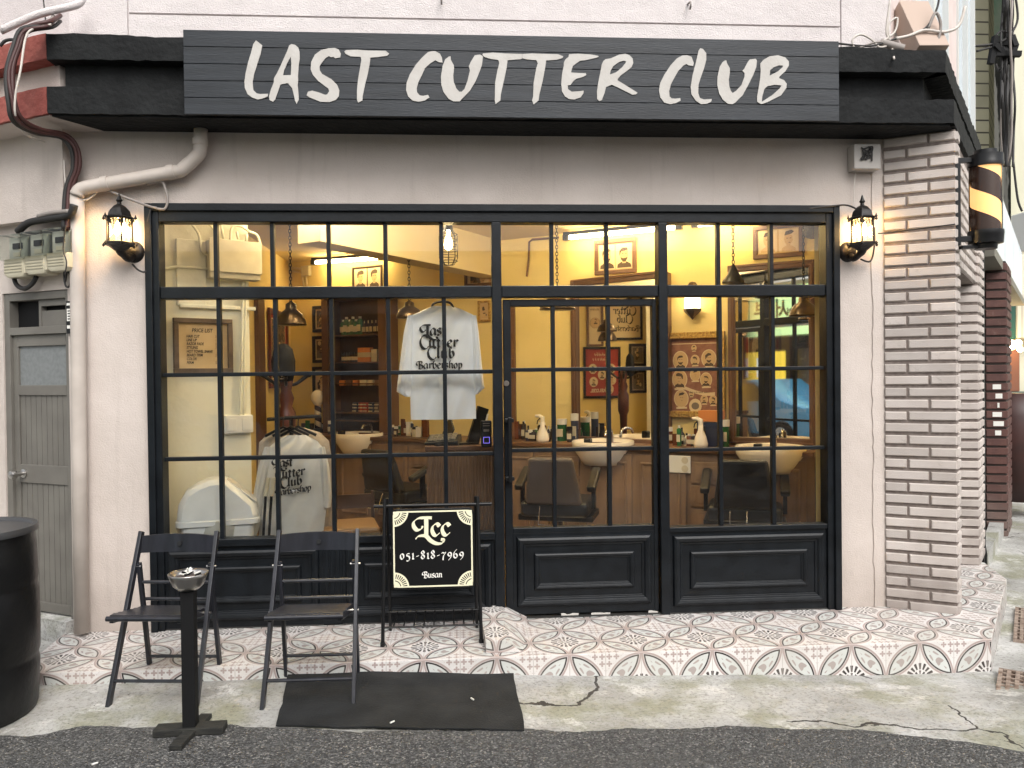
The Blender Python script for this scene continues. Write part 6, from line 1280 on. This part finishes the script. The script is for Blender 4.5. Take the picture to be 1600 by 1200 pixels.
# recessed dark side shopfront between the pillars and red brick pier
side = thing('side_shop', 'dark side shop with a red brown brick pier and white fascia down the alley', 'shop')
g2 = FY(1572, 600, 2.72); rw = .19; RW = Wall((g2.x - rw * math.cos(R(18)), g2.y + rw * math.sin(R(18))), -18)
mb = MB(RW.mat()); brickface(mb, 0, rw, -.1, 2.75, long=rw, short=rw, course=.095, h=.075); q = RW.pt(rw, 0); RS = Wall((q.x, q.y), 50.65); mb.M = RS.mat(); brickface(mb, 0, .8, -.1, 2.75, long=.26, short=.26, course=.095, h=.075); mb.build('brick_pier', REDB, side)
mb = MB(RW.mat()); mb.box(-.0, rw - .002, .001, .4, -.1, 2.75); mb.M = RS.mat(); mb.box(.003, .8, .001, .3, -.1, 2.75); mb.build('mortar', mat('pier_mortar', (.03, .022, .018), .9), side)
mb = MB(AW.mat()); mb.box(2.0, 9, .35, .5, -.1, 3.2); mb.box(2.02, 2.2, -.0, .35, -.1, 2.75); mb.build('dark_front', BLKM, side)
random.seed(9)
for k in range(6): MB(RW.mat()).box(.08 + random.uniform(-.02, .03), .14 + random.uniform(-.02, .03), -.016, -.0135, .95 + k * .095 + .01, .95 + k * .095 + .06).build('torn_sticker', WHITEP, side)
u0 = AL.px(1540, 388)[0]
mb = MB(AL.mat()); mb.box(u0, 9.5, -.04, .02, 2.75, 3.50); mb.build('white_fascia', mat('white_fascia', (.78, .82, .86), .25, c2=(.58, .68, .78), scale=3, stretch=(1, 1, .3)), side, bevel=.004)
mb = MB(AL.mat()); mb.box(u0 - .02, 9.5, -.07, .30, 2.66, 2.75); mb.build('fascia_underside', mat('olive_metal', (.16, .15, .12), .6), side)
mb = MB(AL.mat()); mb.box(u0, 9.5, .025, .35, 2.75, 3.4); mb.build('fascia_box', BLKM, side)
v = [G(1543, 868, .05), G(1570, 815, .05), G(1548, 811, .05), G(1538, 840, .05)]; tag(MB().slab([(p.x, p.y) for p in v], -.2, .06).build('concrete_step', CONC), 'worn concrete ledge between the second brick pillar and the red brick pier', 'step')
def bld(name, lab, x0, x1, Y, z1, m, depth=6, z0=-.2, extra=None):
    a = FY(x0, 400, Y).x; b = FY(x1, 400, Y).x if x1 < 3000 else a + 12; t = thing(name, lab, 'building', (a, Y, 0)); w_ = b - a; MB().slab([(0, 0), (w_, 0), (w_ + .82 * depth, depth), (.82 * depth, depth)], z0, z1).build('wall', m, t); return t, w_
def linesmat(name, ca, cb, period, vertical=False, frac=.12):
    m, t, b = newmat(name); tc = nd(t, 'ShaderNodeTexCoord'); s = nd(t, 'ShaderNodeSeparateXYZ'); t.links.new(tc.outputs['Object'], s.inputs[0])
    v = mth(t, 'FRACT', mth(t, 'DIVIDE', s.outputs[0 if vertical else 2], period)); c = mix(t, mth(t, 'LESS_THAN', v, frac), ca, cb)
    c = mix(t, mth(t, 'MULTIPLY', stepf(t, noise(t, tc.outputs['Object'], 1.2, 6), .45, .75), .35), c, (.2, .19, .15)); t.links.new(c, b.inputs['Base Color']); b.inputs['Roughness'].default_value = .8
    bump(t, b, v, .3, .02); return m
t, w_ = bld('beige_brick_building', 'beige long brick building rising behind the barber pole', 1519, 1546, 10, 16, linesmat('long_brick', (.60, .57, .43), (.10, .09, .08), .245, frac=.13), 1.2)
t, w_ = bld('white_weathered_building', 'weathered white and green building between the two beige walls', 1546, 1578, 13, 20, mat('peeling_paint', (.66, .64, .64), .8, c2=(.05, .05, .05), scale=1.6, stretch=(3, 3, .4), contrast=(.50, .54), detail=8), 6)
a = FY(1546, 60, 12.9); MB().box(.0, FY(1568, 60, 12.9).x - a.x, -.12, -.01, a.z, a.z + 4).build('green_panel', mat('green_weathered', (.16, .30, .22), .7, c2=(.35, .40, .34), scale=2), t)
t, w_ = bld('olive_concrete_building', 'pale olive concrete building at the right edge of the street', 1580, 3000, 8.5, 18, mat('olive_concrete', (.50, .49, .37), .85, c2=(.62, .60, .48), scale=.8, stretch=(2, 2, .4), detail=8), 9)
a = FY(1590, 0, 8.4)
for (x0, y0, x1, y1, m_, nm) in ((1572, 458, 1588, 530, mat('dark_green_awning', (.01, .06, .045), .6), 'green_awning'), (1588, 458, 1640, 528, linesmat('corrugated_sheet', (.55, .52, .44), (.36, .34, .28), .09, True, .3), 'corrugated_shutter'), (1572, 540, 1594, 612, mat('brown_shutter', (.16, .06, .03), .6), 'brown_door'), (1572, 612, 1640, 700, mat('dark_teal_front', (.03, .06, .05), .3, c2=(.08, .11, .09), scale=2), 'dark_shopfront')):
    Y_ = 8.2; A_ = FY(x0, y0, Y_); B_ = FY(x1, y1, Y_); t2 = thing(nm, {'green_awning': 'dark green awning panel hanging far down the alley', 'corrugated_shutter': 'cream corrugated sheet beside the green awning down the alley', 'brown_door': 'brown door under the lit bulbs down the alley', 'dark_shopfront': 'dark greenish shopfront at the end of the alley'}[nm], nm.replace('_', ' ').split()[-1], (A_.x, Y_, B_.z)); MB().box(0, B_.x - A_.x, 0, .25 if nm != 'dark_shopfront' else .28, 0, A_.z - B_.z).build('sheet', m_, t2, bevel=.02)
t = thing('lit_bulbs', 'cluster of glowing bulbs hanging down the alley', 'bulbs')
for x, y, r in ((1580, 539, .09), (1591, 536, .06), (1594, 546, .05), (1571, 532, .03)): c = FY(x, y, 7.9); o = MB().lathe([(0, -r), (r * .7, -r * .7), (r, 0), (r * .7, r * .7), (0, r)], tuple(c), 14).build('bulb', GLOW, t, smooth=True)
A_ = FY(1586, 396, 7.6); B_ = FY(1640, 335, 7.6); t = thing('air_conditioner', 'white slatted air conditioner unit at the right edge', 'air conditioner', (A_.x, 7.3, A_.z)); MB().box(0, B_.x - A_.x, 0, .4, 0, B_.z - A_.z).build('case', WHITEP, t, bevel=.02); mb = MB()
for k in range(12): z = .04 + k * (B_.z - A_.z - .08) / 12; mb.box(.03, .35, -.012, -.002, z, z + .018)
mb.build('grille', BLKM, t)
# overhead cables at the right
t = thing('overhead_cables', 'mass of black overhead cables hanging between the far buildings', 'cables'); random.seed(21)
for i in range(14):
    x = random.uniform(1566, 1584); P = [FY(x + random.uniform(-4, 4), y, 7.0 + random.uniform(-.3, .3)) for y in range(-40, 310, 50)]; MB().tube(P, random.choice([.012, .02, .03]), 6, 4).build('cable', random.choice([CABLE, CABLE, CABLEG]), t, smooth=True)
for P in ([(1518, 72), (1545, 70), (1562, 66), (1578, 55), (1590, 30), (1586, -10)], [(1526, 80), (1550, 74), (1566, 74)], [(1555, 60), (1562, 50), (1575, 52), (1580, 70), (1570, 95), (1560, 110)], [(1565, 80), (1572, 100), (1562, 112), (1556, 100)], [(1583, 250), (1590, 310), (1597, 330)]): MB().tube([FY(a, b, 6.9) for a, b in P], .018, 6, 5).build('cable', CABLE, t, smooth=True)
c = FY(1565, 74, 6.9); mb = MB()
for i in range(7): mb.bar(tuple(c + Vector((random.uniform(-.25, .25), random.uniform(-.1, .1), random.uniform(-.3, .2)))), tuple(c + Vector((random.uniform(-.25, .25), 0, random.uniform(-.3, .2)))), .08, .08)
mb.build('splice_box', BLKM, t)
# barrel shaped reddish cart at alley end
c = G(1582, 800, .0); t = thing('wooden_cask', 'reddish wooden round cask with a curved dark leg at the alley end', 'cask', (c.x + .25, c.y + .3, 0)); MB().lathe([(.30, .1), (.42, .5), (.44, .8), (.40, 1.1), (.32, 1.35)], n=20).build('body', mat('red_cask', (.05, .014, .01), .5, c2=(.03, .01, .008), scale=5), t, smooth=True); MB().tube([(.1, -.3, 0), (.35, -.4, .3), (.42, -.42, .8), (.4, -.4, 1.3)], .04, 8, 4).build('curved_leg', DWOOD, t, smooth=True)
# drains
def drain(pa_, pb_, w_, lab, z):
    a, b_ = G(*pa_, z), G(*pb_, z); e = b_ - a; d_ = e.length; an = math.degrees(math.atan2(e.y, e.x)) - 90; t = thing('drain_grate', lab, 'drain', (a.x, a.y, z), an)
    RUST = mat('rusty_iron', (.13, .085, .06), .8, c2=(.34, .27, .22), scale=25, bump=.6)
    MB().box(0, w_, 0, d_, -.02, -.012).build('pit', BLKM, t); mb = MB(); k = 9
    for i in range(k + 1): x = w_ * i / k; mb.box(x - .010, x + .010, 0, d_, -.0119, .008)
    mb.build('long_bars', RUST, t); mb = MB()
    for i in range(11): y = d_ * i / 10; mb.box(-.01, w_ + .01, y - .010, y + .010, -.0115, .006)
    mb.build('cross_bars', RUST, t)
drain((1555, 1113), (1564, 1046), .36, 'rusty drain grate in the concrete at the lower right', -.055)
drain((1586, 1000), (1589, 950), .3, 'second rusty drain grate higher at the right edge', -.072)
# litter
random.seed(31)
for i, (x, y, lb) in enumerate(((148, 1193, 'white cigarette butt on the asphalt at the lower left'), (738, 1092, 'tiny white scrap on the black rubber mat'), (613, 1128, 'tiny pale scrap near the front edge of the rubber mat'))):
    c = G(x, y, .03); d_ = Vector((random.uniform(-1, 1), random.uniform(-1, 1), 0)).normalized() * (.012 if i < 3 else .05); tag(MB().tube([c - d_, c + d_], .004, 7).build(('cigarette_butt', 'paper_scrap', 'paper_scrap', 'straw')[i], WHITEP), lb, ('cigarette butt', 'scrap', 'scrap', 'straw')[i])
# ================================================================== OPPOSITE SIDE OF THE STREET (reflected in the glass and mirrors)
ob = thing('opposite_building', 'long grey brown building across the street reflected in the windows', 'building', (-14, -9.2, 0))
OW = Wall((0, -9.2), 180)
STONE = mat('grey_stone_wall', (.20, .18, .16), .8, c2=(.28, .25, .22), scale=1.5, detail=8)
MB().box(0, 32, -4, 0, -.2, 3.9).build('wall', STONE, ob); mb = MB()
for k in range(8): mb.box(1.2 + k * 4, 3.0 + k * 4, .0, .04, .6, 2.4)
mb.build('window', mat('dark_street_glass', (.02, .025, .03), .1), ob)
MB().box(0, 32, -.0, .25, 2.75, 2.9).build('string_course', mat('pale_course', (.4, .37, .33), .8), ob)
def ox(x): return -x          # OW local u = -x (wall faces +y, towards the shop)
st = thing('convenience_store', 'bright store front across the street seen in the right mirror', 'shop', (0, -9.1, 0), 180)
MB().box(5.2, 8.2, -.12, .0, 2.55, 3.75).build('sign_panel', mat('lime_panel', (.50, .72, .34), .4, emit=1.1), st)
mb = MB(); textmesh(mb, '세븐', 6.05, 2.95, .62, -.13, 'LEFT', bold=.01); textmesh(mb, '서면', 5.62, 2.98, .28, -.13, 'LEFT', bold=.005); mb.build('sign_text', INK, st)
MB().box(4.2, 8.4, -.16, -.0, 2.2, 2.5).build('dark_band', BLKM, st)
MB().box(6.0, 8.2, -.10, 0, .9, 2.15).build('yellow_panel', mat('yellow_panel', (.85, .6, .06), .4, emit=.9), st); mb = MB(); mb.box(6.6, 7.1, -.12, -.101, 1.5, 2.0); mb.box(7.4, 7.9, -.12, -.101, 1.5, 2.0); mb.box(6.2, 8.0, -.12, -.101, .95, 1.2); mb.build('white_panel', mat('white_panel', (.7, .75, .8), .4, emit=.9), st)  # yellow and white panels given a glow to brighten the mirror view
mb = MB(); textmesh(mb, '주', 6.68, 1.58, .4, -.125, 'LEFT', bold=.01); mb.build('panel_text', INK, st)
MB().box(5.4, 8.2, -.5, 0, -.1, .9).build('brown_counter', DWOOD, st)
MB().box(5.9, 6.1, -.2, 0, 0, 2.2).build('dark_post', BLKM, st)
# blue car
t = thing('blue_car', 'light blue car parked across the street seen in the right mirror', 'car', (-5.15, -7.0, 0), 0); CARB = mat('blue_car_paint', (.14, .50, .85), .2)
prof = [(-2.0, .35), (-2.05, .7), (-1.9, .9), (-1.35, .98), (-.8, 1.42), (.5, 1.48), (1.2, 1.05), (1.9, .92), (2.05, .6), (2.0, .35)]
mb = MB(); vs = []; n = len(prof)
for y, k in ((-.85, .97), (-.80, 1), (.80, 1), (.85, .97)): vs += [(x * k, y * (1 if z < 1 else .85), .35 + (z - .35) * k) for x, z in prof]
mb.add(vs, [(i * n + k, i * n + (k + 1) % n, (i + 1) * n + (k + 1) % n, (i + 1) * n + k) for i in range(3) for k in range(n)] + [tuple(range(n)), tuple(range(3 * n, 4 * n))[::-1]]); mb.build('body', CARB, t, smooth='auto')
mb = MB(); mb.prism([(-1.2, 1.0), (-.75, 1.36), (-.15, 1.40), (-.15, 1.0)], .70, .79); mb.prism([(-.05, 1.0), (-.05, 1.4), (.45, 1.4), (1.0, 1.04)], .70, .79); mb.build('side_window', mat('car_glass', (.01, .012, .015), .08), t)
for x in (-1.3, 1.3):
    for y in (-.8, .8): w_ = MB().lathe([(.0, -.09), (.3, -.09), (.32, -.06), (.32, .06), (.3, .09), (0, .09)], (x, y, .32), 24, 'y').build('wheel', BLKM, t, smooth='auto'); MB().lathe([(0, -.1), (.19, -.095), (.19, .095), (0, .1)], (x, y, .32), 20, 'y').build('rim', CHROME, w_, smooth='auto')
MB().box(-.95, -.8, .86, .98, .95, 1.08).build('wing_mirror', CARB, t, bevel=.02)
